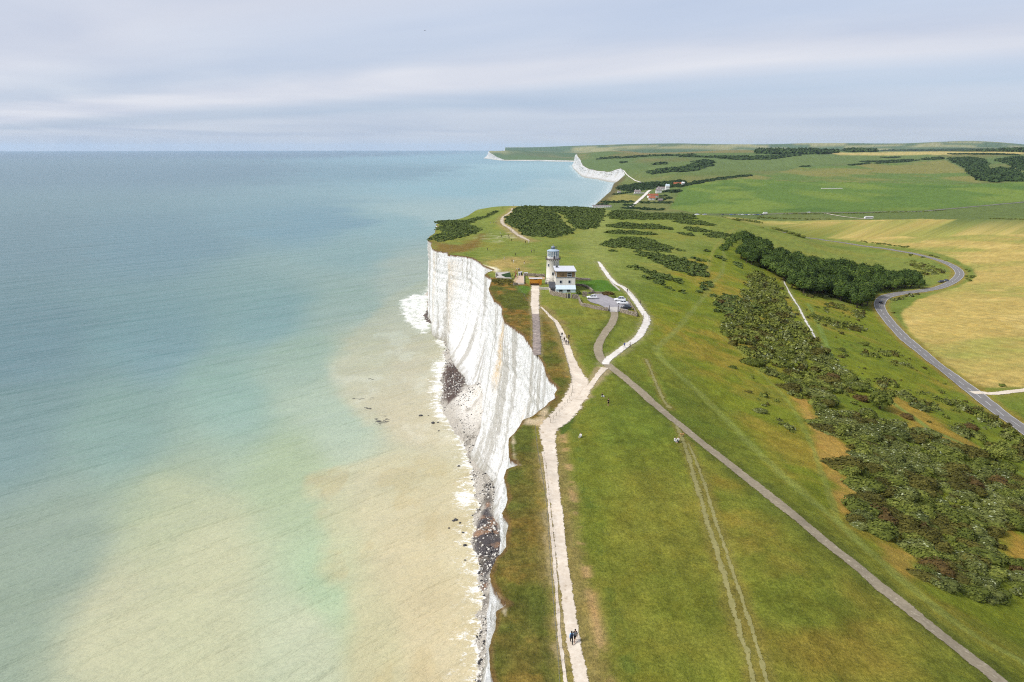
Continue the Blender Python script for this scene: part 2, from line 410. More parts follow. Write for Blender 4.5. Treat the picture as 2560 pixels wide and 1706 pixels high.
zp = {k: wpoly(v) for k, v in {
 'wheat': [(1800,541),(1900,551),(1990,553),(2080,551),(2300,548),(2380,549),(2480,552),(2640,560),(2640,960),(2556,968),(2463,968),(2425,955),(2394,932),(2352,899),(2303,856),(2270,824),(2254,792),
   (2262,772),(2300,749),(2366,726),(2400,716),(2426,702),(2442,689),(2426,668),(2392,648),(2332,630),(2231,615),(2131,602),(2048,592),(1990,580),(1915,570),(1840,549)],
 'green': [(1672,523),(1690,495),(1709,468),(1735,460),(1857,447),(1985,453),(2197,457),(2367,461.6),(2448,459.5),(2620,452),(2640,497),(2560,502),(2450,513),(2360,521),(2282,527),(2160,529),(2027,530.5),(1857,534),(1743,533)],
 'olive': [(1857,446),(1874,440),(2000,419),(2124,414),(2190,408),(2298,401),(2357,398),(2393,414),(2417,431),(2448,456),(2357,461),(2190,456.5),(2000,452.5)],
 'gapmeadow': [(1514,495),(1535,488),(1560,485.5),(1605,491),(1598,503),(1560,504),(1516,504)],
 'fargreen': [(1640,413),(1800,400),(2000,388),(2300,384),(2380,397),(2124,409),(2000,417),(1740,433),(1600,442)],
 'farstraw': [(2060,381.5),(2300,379.5),(2560,379.5),(2560,386),(2300,387),(2100,388)],
 'farbrown': [(1440,383),(1560,377),(1900,378),(1900,382),(1600,388)],
 'roughcliff': [(1401,1720),(1394,1641),(1382,1506),(1373,1370),(1365,1254),(1345,1120),(1338,1065),(1376,1057),(1406,1025),(1431,979),(1419,913),(1402,856),(1381,799),(1350,775),(1326,715),(1290,695),(1225,700),(1205,760),(1240,860),(1290,960),(1240,1100),(1230,1250),(1215,1400),(1200,1500),(1210,1720)],
 'headbrown': [(1068,612),(1072,600),(1110,608),(1150,614),(1185,598),(1205,585),(1210,600),(1195,618),(1165,628),(1120,634),(1092,634)],
 'tan': [(1215,660),(1235,648),(1270,645),(1310,647),(1325,655),(1322,672),(1316,680),(1290,680),(1260,675),(1225,668)],
 'tan2': [(1270,538),(1285,520),(1292,514),(1310,514),(1290,530),(1280,560),(1300,580),(1322,600),(1320,606),(1295,596),(1265,570)],
 'straw1': [(1978,985),(2022,1000),(2052,1052),(2086,1086),(2130,1127),(2133,1160),(2100,1152),(2118,1195),(2135,1225),(2136,1275),(2106,1282),(2085,1230),(2057,1155),(2023,1072)],
 'straw2': [(2200,1360),(2250,1375),(2282,1392),(2285,1440),(2266,1450),(2215,1402)],
 'straw3': [(2507,1316),(2560,1340),(2600,1420),(2560,1440),(2520,1380)],
 'straw4': [(2230,980),(2300,1010),(2360,1060),(2420,1105),(2480,1140),(2470,1165),(2400,1130),(2300,1085),(2225,1020)],
 'lawn': [(1437,707),(1453,703),(1490,700),(1522,702),(1530,710),(1540,718),(1548,728),(1513,727),(1503,732),(1484,728),(1472,720),(1460,714)],
 'lawn2': [(1290,714),(1325,716),(1330,722),(1328,728),(1316,735),(1298,730)],
 'rightslope': [(1660,880),(1800,1010),(1990,1210),(2120,1320),(2350,1530),(2640,1700),(2640,560),(2600,1070),(2440,985),(2260,850),(2190,770),(2100,760),(1960,700),(1850,600),(1740,640),(1640,700),(1600,780)],
 'ochre': [(1770,1160),(1850,1240),(1950,1330),(2100,1450),(2250,1570),(2380,1720),(1960,1720),(1900,1560),(1840,1400),(1790,1270)],
 'bare': [(1296,1062),(1330,1046),(1347,1038),(1366,1014),(1372,1012),(1374,1045),(1360,1070),(1340,1066),(1310,1060)],
 'scar': [(1268,1149),(1285,1146),(1300,1164),(1285,1168),(1266,1165)],
 'scar2': [(1243,1497),(1262,1506),(1268,1524),(1262,1540),(1244,1527),(1240,1510)],
 'greendip': [(1395,1060),(1420,1040),(1428,1026),(1440,1046),(1430,1072),(1405,1085)],
 'yard': [(1290,690),(1306,688),(1311,694),(1312,712),(1292,708),(1283,703)],
 'scratch': [(1205,597),(1220,586),(1255,580),(1285,590),(1290,602),(1250,604)],
 'chalkscar': [(1206,663),(1236,668),(1252,675),(1240,680),(1222,678)],
 }.items()}
_f = zp['roughcliff'][:18, :2]; _e = np.linspace(46, _f[-1][1], 60)
zp['roughcliff'] = np.concatenate([_f, np.stack([np.interp(_e, YS, EDG) - 4, _e], 1)[::-1]])
zp['roughcliff'][0] = (_f[0][0], 45)

# ------------------------------------------------------------------ ground colour (what grows where)
def ground_colour(x, y):
    n1 = fbm(x / 35, y / 35, 31, 4); n2 = fbm(x / 9, y / 9, 41, 4); n3 = fbm(x / 2.5, y / 2.5, 51, 3)
    L = lambda a, b, t: a + (b - a) * np.clip(t, 0, 1)[..., None]
    col = np.broadcast_to(srgb(114, 121, 50), x.shape + (3,)).copy()
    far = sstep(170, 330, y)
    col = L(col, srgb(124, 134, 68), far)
    col = L(col, srgb(132, 124, 58), sstep(.05, .55, n1 + .35 * n2) * .45)
    col = L(col, srgb(96, 112, 46), sstep(.0, .5, -n1 + .4 * n2) * .6)
    mow = (y < 330) * fbm((x + .04 * y) / 1.3, y / 40, 87, 3)
    col = col * (1 + .13 * mow)[..., None]
    z = zone(x, y, zp['rightslope'], 6, 3, 12)
    rs = L(srgb(122, 130, 46) + 0 * col, srgb(150, 132, 58), sstep(-.05, .5, n1 + .6 * n2) * .85)
    rs = L(rs, srgb(92, 110, 44), sstep(.0, .5, n2 - n1 * .5) * .6)
    col = L(col, rs, z)
    z = zone(x, y, zp['ochre'], 6, 5, 9)
    col = L(col, srgb(136, 114, 54), z * sstep(-.2, .5, n2 + .5 * n1) * .6)
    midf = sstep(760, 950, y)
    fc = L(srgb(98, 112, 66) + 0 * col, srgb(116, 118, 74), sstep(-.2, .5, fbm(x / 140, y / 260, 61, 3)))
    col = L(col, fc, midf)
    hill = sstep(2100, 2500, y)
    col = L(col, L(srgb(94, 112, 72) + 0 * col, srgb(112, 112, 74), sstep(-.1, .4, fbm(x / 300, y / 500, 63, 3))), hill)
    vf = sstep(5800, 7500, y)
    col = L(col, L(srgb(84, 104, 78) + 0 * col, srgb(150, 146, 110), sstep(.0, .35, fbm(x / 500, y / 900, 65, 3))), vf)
    for k, c, s, w, ws, am in [('wheat', (182, 160, 100), 1.5, 2.5, 14, 1), ('green', (94, 118, 60), 3, 2, 20, 1), ('olive', (126, 124, 76), 5, 3, 30, 1), ('gapmeadow', (138, 132, 78), 6, 4, 20, 1),
        ('fargreen', (102, 118, 74), 8, 3, 40, .9), ('farstraw', (186, 168, 116), 20, 10, 60, .9), ('farbrown', (128, 118, 84), 40, 10, 60, .8),
        ('roughcliff', (116, 102, 54), 1.0, 1.0, 5, 1), ('headbrown', (122, 98, 56), 6, 5, 9, .9), ('tan', (176, 150, 100), 12, 10, 8, .85), ('tan2', (160, 142, 96), 10, 9, 9, .9),
        ('straw1', (178, 144, 78), 2.0, 2.5, 5, .95), ('straw2', (168, 140, 72), 1.5, 2, 4, .85), ('straw3', (170, 134, 66), 2, 2, 4, .85), ('straw4', (166, 134, 66), 3, 5, 6, .8),
        ('lawn', (82, 116, 44), .8, .6, 4, 1), ('lawn2', (90, 118, 50), 1.2, 1, 4, .9)]:
        c = srgb(*c); base = np.broadcast_to(c, x.shape + (3,))
        if k == 'wheat':
            st = fbm((x + .3 * y) / 50, y / 30, 71, 3)
            base = L(base, srgb(152, 150, 84), sstep(-.05, .5, st * .6 + sstep(380, 820, y) * .35 + .12 * n2))
            base = L(base, srgb(198, 174, 114), sstep(.1, .6, fbm(x / 26, y / 16, 72, 3)) * .8)
            base = base * (1 + .05 * (1 - sstep(330, 460, y)) * np.sin((x * .93 + y * .36) * 2 * math.pi / 5.5 + 2.5 * n1))[..., None]
        if k == 'green':
            base = L(base, srgb(112, 130, 64), sstep(-.1, .4, fbm(x / 90, y / 200, 73, 3)))
            base = L(base, srgb(76, 104, 54), sstep(.1, .5, fbm(x / 120, y / 120, 74, 3)) * .6)
        if k == 'olive': base = L(base, srgb(98, 118, 66), sstep(0, .4, fbm(x / 150, y / 250, 75, 3)))
        if k == 'roughcliff':
            base = L(base, srgb(88, 92, 42), sstep(-.1, .45, n2 + n1 * .6)); base = L(base, srgb(130, 102, 54), sstep(.1, .5, -n2 + .5 * n3))
            base = L(base, srgb(100, 108, 54), sstep(150, 130, y) * .3)
            base = base * (1 + .35 * fbm(x / .7, y / .7, 57, 3) + .15 * n3)[..., None]
        col = L(col, base, zone(x, y, zp[k], s, w, ws) * am)
    # worn turf beside the paths and the trodden footpaths
    def wear(key, c, inner, outer, amt, warp=1.2):
        nonlocal col
        q = paths[key] if key in paths else tracks[key]
        k = (x > q[:, 0].min() - 12) & (x < q[:, 0].max() + 12) & (y > q[:, 1].min() - 12) & (y < q[:, 1].max() + 12)
        d = np.full(x.shape, 99.0); qq = q[::max(1, len(q) // 60)]; qq = np.concatenate([qq, q[-1:]])
        d[k] = segdist(x[k], y[k], qq)
        w = (1 - sstep(inner, outer, d + warp * n3 + .6 * warp * n2)) * amt
        col = L(col, srgb(*c), w)
    wear('concrete_path', (92, 100, 48), 1.6, 4.0, .6)
    wear('chalk_path', (150, 146, 104), 1.2, 3.4, .85)
    wear('cliff_path', (150, 132, 88), 1.1, 4.2, .8)
    wear('link_path', (170, 152, 122), 1.2, 3.2, .9)
    wear('old_road', (150, 136, 104), 1.2, 2.6, .6, .6)
    wear('old_road_top', (160, 146, 112), 1.4, 3.0, .7, .8)
    wear('side_rut', (176, 158, 122), .2, 1.1, .8)
    for k in ('rut', 'rut_b', 'rut_c'): wear(k, (132, 122, 66), .3, 1.8, .7, .6)
    wear('road', (150, 128, 70), 3.0, 7.0, .75)
    wear('side_track', (140, 132, 70), 1.6, 4.0, .5)
    wear('slope_chalk_track', (140, 142, 88), .6, 2.6, .7)
    wear('mown', (140, 148, 80), .5, 1.7, .62, .5); wear('foot', (140, 148, 76), .3, .9, .6, .3)
    wear('up', (132, 138, 78), .4, 1.6, .6, .5); wear('up2', (140, 138, 76), .4, 1.8, .6, .6); wear('headland_trail', (150, 136, 90), 2.0, 7.0, .8, 2.5)
    wear('low', (124, 142, 76), .5, 1.6, .8, .5); wear('gap', (128, 132, 72), 1.5, 4.5, .9, 1.5); wear('saddle', (142, 148, 88), 4, 16, .6, 3)
    # a strip of trodden earth right of the cliff path
    q = paths['cliff_path'][:220]
    dx = x - np.interp(y, np.sort(q[:, 1]), q[np.argsort(q[:, 1]), 0])
    s = np.exp(-((dx - 3.0) / .9) ** 2) * (y < 135) * sstep(-.15, .4, n3 + n2)
    col = L(col, srgb(170, 140, 104), s * .9)
    s = np.exp(-((dx - 5.4) / 1.2) ** 2) * (y < 150) * sstep(.0, .4, n3 + n2)
    col = L(col, srgb(72, 92, 44), s * .5)
    for k, c, s, w, ws in [('bare', (196, 176, 152), .8, 1.2, 3), ('scar', (214, 198, 176), .6, .6, 2), ('scar2', (206, 192, 168), .3, .3, 1.5), ('yard', (190, 166, 142), .4, .2, 3), ('chalkscar', (220, 212, 200), 1.5, 1.5, 4)]:
        col = L(col, srgb(*c), zone(x, y, zp[k], s, w, ws))
    sc_ = zone(x, y, zp['scratch'], 10, 8, 10) * sstep(.18, .34, fbm(x / 9, y / 2.2, 77, 3))
    col = L(col, srgb(206, 196, 176), sc_ * .75)
    # bare soil and chalk right at the lip
    d = x - np.interp(y, YS, EDG)
    lip = (1 - sstep(.1, .9, d + .5 * n3)) * (y < 760)
    col = L(col, srgb(128, 102, 70), lip * .8)
    col = L(col, srgb(86, 104, 46), zone(x, y, zp['greendip'], .6, .8, 3))
    gul = (y > 1180) & (y < 2350)
    col = L(col, srgb(104, 92, 66), gul * (1 - sstep(8, 30, d + 10 * n2)) * .8)
    n4 = fbm(x / .9, y / .9, 55, 2)
    col = col * (1 + .24 * n3 + .14 * n2 + .16 * n4 * (y < 260))[..., None]
    return np.clip(col, .005, 1)

GK = .96          # lit grass is brighter than grass itself
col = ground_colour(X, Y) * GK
k = NT("turf")
p = k.pos()
c = k.attr("Col")
nA = k.noise(p, 2.6, 5, .75); nB = k.noise(p, .23, 4, .6); nC = k.noise(k.map(p, (1, .35, 1), (0, 0, .5)), .9, 5, .75)
c = k.mix(k.mr(nA, .3, .7, 0, 1), k.mix(1.0, c, (.55, .58, .55), 'MULTIPLY'), k.mix(1.0, c, (1.42, 1.38, 1.25), 'MULTIPLY'))
c = k.mix(k.mr(nC, .25, .75, .0, .8), c, k.mix(1.0, c, (.72, .78, .62), 'MULTIPLY'))
c = k.mix(k.mr(nB, .45, .75, 0, .5), c, k.mix(1.0, c, (1.25, 1.05, .8), 'MULTIPLY'))
k.base(c)
k.set(Roughness=.95, Specular_IOR_Level=.05)
k.put(k.b.inputs["Normal"], k.bump(k.math('ADD', nA, k.math('MULTIPLY', nC, .8)), .35, .9))
M_TURF = k.m

# the one terrain grid, dealt out to the sheets one would name
fx = (X[:-1, :-1] + X[1:, 1:]) / 2; fy = (Y[:-1, :-1] + Y[1:, 1:]) / 2
def inz(name): return inside(fx, fy, zp[name])
owner = np.zeros(fx.shape, int)
owner[inz('wheat')] = 1
owner[inz('green') & (owner == 0)] = 2
owner[inz('olive') & (owner == 0)] = 3
owner[(fy > 6200) & (owner == 0)] = 4
allq = gridquads(*X.shape).reshape(X.shape[0] - 1, X.shape[1] - 1, 4)
V = np.stack([X, Y, Z], -1).reshape(-1, 3); colf = col.reshape(-1, 3)
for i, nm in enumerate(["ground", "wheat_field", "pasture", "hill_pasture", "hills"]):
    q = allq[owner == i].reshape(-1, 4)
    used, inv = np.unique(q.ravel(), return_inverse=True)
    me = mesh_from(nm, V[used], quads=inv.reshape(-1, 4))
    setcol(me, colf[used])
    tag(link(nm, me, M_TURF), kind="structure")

# ------------------------------------------------------------------ paths and roads
def surf(name, c1, c2, scale, rough=.9, bump=.03, speck=None, fray=0.0):
    k = NT(name); p = k.pos()
    n1 = k.noise(p, scale, 5, .65); n2 = k.noise(p, scale * .12, 3, .6)
    c = k.mix(k.mr(n1, .3, .7), c1, c2)
    c = k.mix(k.mr(n2, .35, .7, 0, .55), c, np.array(c1) * .8)
    if speck is not None:
        c = k.mix(k.mr(k.noise(p, scale * .5, 5, .7), .58, .72), c, speck)
    k.base(c); k.set(Roughness=rough, Specular_IOR_Level=.1)
    k.put(k.b.inputs["Normal"], k.bump(n1, bump, .8))
    if fray:                     # grass grows in from the margins
        e = k.attr("edge", "Fac"); g = k.noise(p, 1.5, 7, .75)
        a = k.mr(k.math('SUBTRACT', k.math('ADD', e, k.mr(g, .25, .75, -fray, fray)), 0.0), .80, .90)
        tr = k.add("ShaderNodeBsdfTransparent"); mx = k.add("ShaderNodeMixShader")
        k.put(mx.inputs[0], a); k.l.new(k.b.outputs[0], mx.inputs[1]); k.l.new(tr.outputs[0], mx.inputs[2])
        k.l.new(mx.outputs[0], k.n["Material Output"].inputs["Surface"])
    return k.m
M_PINK = surf("trodden_chalk", srgb(218, 202, 180, .76), srgb(242, 231, 214, .82), 1.6, speck=srgb(176, 156, 128, .7), fray=.3)
M_CHALKP = surf("chalk_gravel", srgb(222, 214, 202, .8), srgb(246, 242, 234, .84), 1.3, speck=srgb(196, 180, 156, .75), fray=.45)
M_CONC = surf("worn_concrete", srgb(158, 145, 122, .66), srgb(184, 171, 146, .70), 2.2, speck=srgb(202, 190, 166, .74), fray=.18)
M_ASPH = surf("asphalt", srgb(140, 136, 132, .68), srgb(154, 150, 146, .68), 3.0, .85, .01)
M_OLDR = surf("broken_tarmac", srgb(124, 116, 112, .7), srgb(196, 178, 166, .8), 1.1, speck=srgb(222, 208, 194, .8), fray=.35)
M_DIRT = surf("bare_earth", srgb(136, 132, 82, .82), srgb(160, 152, 102, .82), 1.8, fray=1.2)
M_PAINT = surf("road_paint", srgb(206, 206, 206, .7), srgb(226, 226, 224, .75), 2.0)
FRAYED = ('trodden_chalk', 'chalk_gravel', 'broken_tarmac', 'bare_earth')
def ribbon(name, line, mat, dz=.05, rag=.12, nx=6, off=0.0, wid=None, kind="structure", s0=0):
    c = np.asarray(line); t = np.gradient(c[:, :2], axis=0); t /= np.linalg.norm(t, axis=1)[:, None] + 1e-9
    nrm = np.stack([t[:, 1], -t[:, 0]], 1)
    w = (c[:, 2] if wid is None else np.full(len(c), wid)) / 2 * (1.16 if mat.name in FRAYED else 1.0)
    s = np.concatenate([[0], np.cumsum(np.linalg.norm(np.diff(c[:, :2], axis=0), axis=1))])
    e1 = w * (1 + rag * 2 * fbm(s / 1.3, 0 * s + s0, 81, 4)); e2 = w * (1 + rag * 2 * fbm(s / 1.3, 0 * s + 9 + s0, 82, 4))
    u = np.linspace(-1, 1, nx)
    o = np.where(u[None] < 0, u[None] * e1[:, None], u[None] * e2[:, None]) + off
    x = c[:, 0:1] + nrm[:, 0:1] * o; y = c[:, 1:2] + nrm[:, 1:2] * o
    z = H(x, y) + dz
    me = mesh_from(name, np.stack([x, y, z], -1).reshape(-1, 3), quads=gridquads(len(c), nx)[:, ::-1])
    setf(me, np.broadcast_to(np.abs(u)[None], x.shape), "edge")
    return tag(link(name, me, mat), kind=kind)
ribbon("concrete_path", paths['concrete_path'], M_CONC, .07, .05)
ribbon("chalk_path", paths['chalk_path'], M_CHALKP, .10, .16)
ribbon("headland_trail", paths['headland_trail'], surf("eroded_trail", srgb(182, 164, 132, .8), srgb(226, 214, 198, .8), .5, fray=1.0), .14, .3)
ribbon("cliff_path", paths['cliff_path'], M_PINK, .06, .09, 9)
ribbon("link_path", paths['link_path'], M_PINK, .085, .25)
ribbon("old_road", paths['old_road_top'], M_PINK, .10, .12)
ribbon("old_road", paths['old_road'], M_OLDR, .09, .10)
for kk in ('side_rut', 'rut', 'rut_b', 'rut_c'):
    ribbon("rut", paths[kk] * (np.array([1, 1, 1.0 if kk == 'side_rut' else 1.5])), M_PINK if kk == 'side_rut' else M_DIRT, .045, .35, 5, s0=len(kk))
ribbon("slope_track", paths['slope_chalk_track'], M_CHALKP, .08, .45, 4)
ribbon("slope_track", paths['slope_track_low'], M_CHALKP, .08, .4, 4)
ribbon("road", paths['road'], M_ASPH, .12, .0, 8)
ribbon("side_track", paths['side_track'], M_PINK, .14, .05)
ribbon("far_road", paths['far_road'], M_ASPH, .35, .03)
ribbon("far_track", paths['far_track'], M_PINK, .4, .05)
ribbon("gap_track", paths['gap_track'], M_CHALKP, .5, .12)
ribbon("hill_track", paths['hill_track'], M_CHALKP, .6, .3)
# painted lines: both edges, and a broken centre line
rd = paths['road']
ribbon("road_edge_line", rd, M_PAINT, .15, 0, 2, 2.75, .22)
ribbon("road_edge_line", rd, M_PAINT, .15, 0, 2, -2.75, .22)
fine = crom(rd[::6, :2], .5); sl = np.concatenate([[0], np.cumsum(np.linalg.norm(np.diff(fine, axis=0), axis=1))])
vv = []; qq = []
for a in np.arange(2, sl[-1] - 6, 9.0):
    ss = np.linspace(a, a + 5.2, 6)
    cx = np.interp(ss, sl, fine[:, 0]); cyy = np.interp(ss, sl, fine[:, 1])
    t = np.gradient(np.stack([cx, cyy], 1), axis=0); t /= np.linalg.norm(t, axis=1)[:, None]
    b = len(vv)
    for i in range(6):
        for sg in (-.11, .11):
            xx = cx[i] + t[i, 1] * sg; yy = cyy[i] - t[i, 0] * sg
            vv.append((xx, yy, float(H(xx, yy)) + .155))
    for i in range(5):
        qq.append((b + 2 * i + 1, b + 2 * i, b + 2 * i + 2, b + 2 * i + 3))
tag(link("road_centre_line", mesh_from("road_centre_line", vv, quads=qq), M_PAINT), kind="structure")
DENOISE = False
# ------------------------------------------------------------------ chalk cliffs
base_px = [(1077,737),(1083,787),(1094,811),(1119,857),(1119,891),(1138,926),(1154,942),(1159,969),(1178,1020),(1192,1080),(1195,1108),(1193,1138),(1195,1166),(1230,1206),(1232,1231),(1226,1262),(1226,1293),
           (1247,1320),(1249,1351),(1255,1380)]
bw = sorted([(float(atz(x, y, 1.5)[1]), float(atz(x, y, 1.5)[0])) for x, y in base_px])
bw = [(20, -12), (60, -10.5), (110, -8), (150, -5)] + [b for b in bw if b[0] > 160] + [(540, -66), (600, -63), (680, -52), (763, -26), (830, 4), (930, 38), (1050, 79), (1260, 140),
     (1341, 158), (1518, 194), (1770, 246), (2194, 315), (2400, 350), (2480, 330), (2669, 322), (2780, 296), (2900, 290), (3100, 304), (3400, 318), (4000, 352), (4700, 400), (4900, 430), (5300, 585),
     (5700, 590), (5970, 500), (6300, 240), (6470, -50), (6545, -75), (6800, -140), (7250, -205), (7700, -266), (8050, -325), (8200, -280), (9000, -120), (12000, -125)]
BY = np.array([b[0] for b in bw]); BX = np.array([b[1] for b in bw])
def basex(y): return np.interp(y, BY, BX)

def cliff(name, ys, nz, mat, flute=1.0):
    yy = ys[:, None]; v = np.linspace(0, 1, nz)[None]
    xt = np.interp(ys, YS, EDG)[:, None]; xb = np.minimum(basex(ys)[:, None], xt - 1.5)
    zt = H(xt + .3, yy) - .06; zb = -0.6
    s = .22 * v + .78 * v ** 3.2
    z = zt + (zb - zt) * v
    hgt = np.maximum(zt, 1)
    env = np.minimum(1, v * 9) * (1 - .35 * v)
    k = np.clip(yy / 250, .45, 6)
    out = 1.4 * fbm(yy / (15 * k), z / 90, 91, 3) + .4 * (1 - 2 * np.abs(fbm(yy / (5.5 * k), z / 40, 93, 3))) + .6 * fbm(yy / (1.7 * k), z / 9, 95, 3) + .6 * fbm(yy / (2.5 * k), z / 3.0, 97, 4) \
          + .25 * np.abs(fbm(yy / 60, z / 1.1, 99, 2))
    out = out * flute * env * np.minimum(1, hgt / 22)
    out = out + 4.5 * np.exp(-((yy - 243) / 9) ** 2) * np.sin(np.clip(v * 1.15, 0, 1) * math.pi / 2 * 1.2) * env      # the buttress in front of the fall
    x = xt + .15 + (xb - xt) * s - out
    y = yy + 0 * v + .5 * fbm(yy / 4, z / 9, 101, 3) * env * np.clip(yy / 300, .3, 1)
    me = mesh_from(name, np.stack([x, y, z], -1).reshape(-1, 3), quads=gridquads(len(ys), nz)[:, ::-1])
    setf(me, np.broadcast_to(zt - z, x.shape), "drop")
    setf(me, np.broadcast_to(z, x.shape), "rise")
    def at(px, py, zz): return float(atz(px, py, zz)[1])
    st = np.zeros_like(x)
    for (a, b, w, d0, d1, am) in [(at(1258, 800, 57), 0, 3.4, 0, 27, .8), (at(1105, 636, 56), 0, 5, 2, 48, .45), (at(1085, 625, 55), 0, 3, 0, 50, .35), (at(1380, 960, 58), 0, 2, 15, 40, .4), (at(1330, 870, 57), 0, 1.5, 20, 38, .35)]:
        dd = zt - z
        st = np.maximum(st, am * np.exp(-((yy - a - .12 * dd + 1.0 * fbm(z / 6, yy / 5, 103, 3)) / w) ** 2) * sstep(d0 - 1, d0 + 3, dd) * (1 - sstep(d1 - 6, d1 + 4, dd)))
    setf(me, st, "stain")
    return tag(link(name, me, mat), kind="structure")

def chalk_mat(nm, CHK):
    k = NT(nm)
    p = k.pos()
    drop = k.attr("drop", "Fac"); rise = k.attr("rise", "Fac"); stain = k.attr("stain", "Fac")
    streak = k.noise(k.map(p, (.03, .55, .035)), 1.0, 6, .65)
    streak2 = k.noise(k.map(p, (.02, .13, .012), loc=(5, 3, 1)), 1.0, 5, .6)
    grain = k.noise(p, 1.3, 6, .7); pit = k.noise(k.map(p, (1, 1, .55)), .8, 5, .75)
    beds = k.noise(k.map(p, (.02, .02, 1.1)), 1.0, 3, .6)
    c = k.mix(k.mr(grain, .3, .7), srgb(220, 220, 218, CHK), srgb(246, 247, 248, CHK))
    c = k.mix(k.mr(streak, .52, .80, 0, .24), c, srgb(190, 186, 176, .85))
    c = k.mix(k.mr(streak2, .54, .78, 0, .3), c, srgb(222, 212, 186, .85))
    c = k.mix(k.mr(k.math('MULTIPLY', pit, k.mr(streak2, .35, .65)), .30, .42, 0, .55), c, srgb(158, 152, 138, .8))
    c = k.mix(k.mr(beds, .62, .7, 0, .18), c, srgb(150, 148, 140, .8))
    c = k.mix(k.math('MULTIPLY', stain, k.mr(k.noise(p, .7, 4, .6), .25, .6)), c, srgb(214, 182, 126, .85))
    low = k.mr(k.math('ADD', rise, k.mr(k.noise(p, .35, 4, .6), 0, 1, -3.5, 3.5)), 0.0, 5.5, .75, 0)
    c = k.mix(low, c, srgb(150, 144, 122, .75))
    soil = k.mr(k.math('ADD', drop, k.mr(k.noise(p, .9, 4, .6), 0, 1, -1.3, 1.3)), .35, 1.1, 1, 0)
    c = k.mix(soil, c, srgb(132, 104, 72, .7))
    k.base(c); k.set(Roughness=.92, Specular_IOR_Level=.1)
    vo = k.add("ShaderNodeTexVoronoi", feature='F1'); k.put(vo.inputs["Vector"], k.map(k.add("ShaderNodeVectorMath", operation='ADD').outputs[0], (1, 1, 1))); vo.inputs["Scale"].default_value = .55
    va = vo.inputs["Vector"].links[0].from_node.inputs[0].links[0].from_node
    k.put(va.inputs[0], k.map(p, (1, 1, .6))); k.put(va.inputs[1], k.map(k.noise(p, .8, 4, .6, "Color"), (1.6, 1.6, 1.6)))
    crack = k.mr(k.noise(k.map(p, (.5, .5, .22)), .8, 8, .8), .37, .43, .75, 0)
    c = k.mix(k.math('MULTIPLY', crack, k.mr(streak2, .35, .55, .35, 1)), c, srgb(150, 144, 132, .75))
    k.base(c)
    b1 = k.bump(k.math('ADD', k.math('MULTIPLY', vo.outputs["Distance"], .9), k.math('ADD', grain, k.math('MULTIPLY', pit, 1.4))), .6, .85)
    k.put(k.b.inputs["Normal"], k.bump(streak, .6, .5, b1))
    return k.m
M_CHALK = chalk_mat('chalk', .87)
M_CHALK_DIM = chalk_mat('dimmed_chalk', .60)  # same chalk with its colour darkened to stand in for haze and shading
M_CLAY = plain("clay_bank", srgb(112, 98, 76, .7), .95, .35, .05)
cliff("cliff", np.concatenate([np.arange(40, 120, .4), np.arange(120, 340, .36), np.arange(340, 500, .6), np.arange(500, 790, 2.5)]), 96, M_CHALK)
cliff("shore_bank", np.arange(787.5, 2200, 9.0), 14, M_CLAY)
cliff("far_cliff", np.arange(2191, 6560, 4.0), 34, M_CHALK_DIM, 6.5)
cliff("headland_cliff", np.arange(6555, 12000, 8.0), 30, M_CHALK_DIM, 8.0)

# ------------------------------------------------------------------ beach: shingle, fallen chalk
shore_px = [(1074,741),(1068,780),(1060,790),(1070,806),(1092,816),(1096,824),(1114,848),(1118,870),(1114,894),(1119,913),(1107,940),(1111,969),(1106,1001),(1114,1036),(1133,1068),(1162,1103),(1176,1150),(1186,1177),
            (1190,1216),(1206,1262),(1193,1301),(1189,1340),(1195,1378),(1205,1428),(1209,1463),(1213,1486),(1205,1564),(1201,1641),(1207,1706)]
sw = sorted([(float(atz(x, y, 0)[1]), float(atz(x, y, 0)[0])) for x, y in shore_px])
SY = np.array([0, 60, 100] + [s[0] for s in sw if s[0] > 115] + [545, 640, 763, 1260]); SX = np.array([-20, -17, -16.] + [s[1] for s in sw if s[0] > 115] + [-70, -66, -32, 135])
ys = np.concatenate([np.arange(60, 545, .7), np.arange(545, 900, 4)])
yy = ys[:, None]; u = np.linspace(0, 1, 40)[None]
xi = basex(ys)[:, None] + 6; xo = np.interp(ys, SY, SX)[:, None] - 1.2 - 2.2 * np.abs(fbm(yy / 6, 0 * yy, 111, 3))
xo = np.minimum(xo, basex(ys)[:, None] - 1.5)
x = xo + (xi - xo) * u
din = np.clip((x - xo) / 4.0, 0, 1.0)
z = -.45 + 1.9 * din + .5 * fbm(x / 2.2, yy / 2.2, 113, 4) + .25 * fbm(x / .7, yy / .7, 114, 2)
tal = np.exp(-((yy - 284) / 24) ** 2)
dw = np.clip((x - xo) / np.maximum(xi - 3 - xo, 1), 0, 1.25)
z = z + tal * 11.0 * dw ** 1.5 * (1 + .25 * fbm(x / 3, yy / 3, 115, 3))
nn = fbm(x / 4, yy / 4, 117, 4)
bc = np.broadcast_to(srgb(196, 190, 178, .75), x.shape + (3,)).copy()
L = lambda a, b, t: a + (b - a) * np.clip(t, 0, 1)[..., None]
def zz(px): return np.array([atz(a, b, .6) for a, b in px])
dark1 = zz([(1120,908),(1108,938),(1108,970),(1104,1002),(1120,1016),(1144,1010),(1156,985),(1162,955),(1150,928),(1134,912)])
dark2 = zz([(1052,776),(1062,820),(1100,822),(1092,800),(1082,776)])
dark3 = zz([(1222,1235),(1200,1300),(1188,1340),(1192,1380),(1202,1440),(1212,1470),(1222,1440),(1260,1400),(1252,1330),(1230,1290)])
xb_, yb_ = x, np.broadcast_to(yy, x.shape)
bc = L(bc, srgb(96, 80, 74, .6), zone(xb_, yb_, dark2, 1.2, 2.5, 4) * .9)
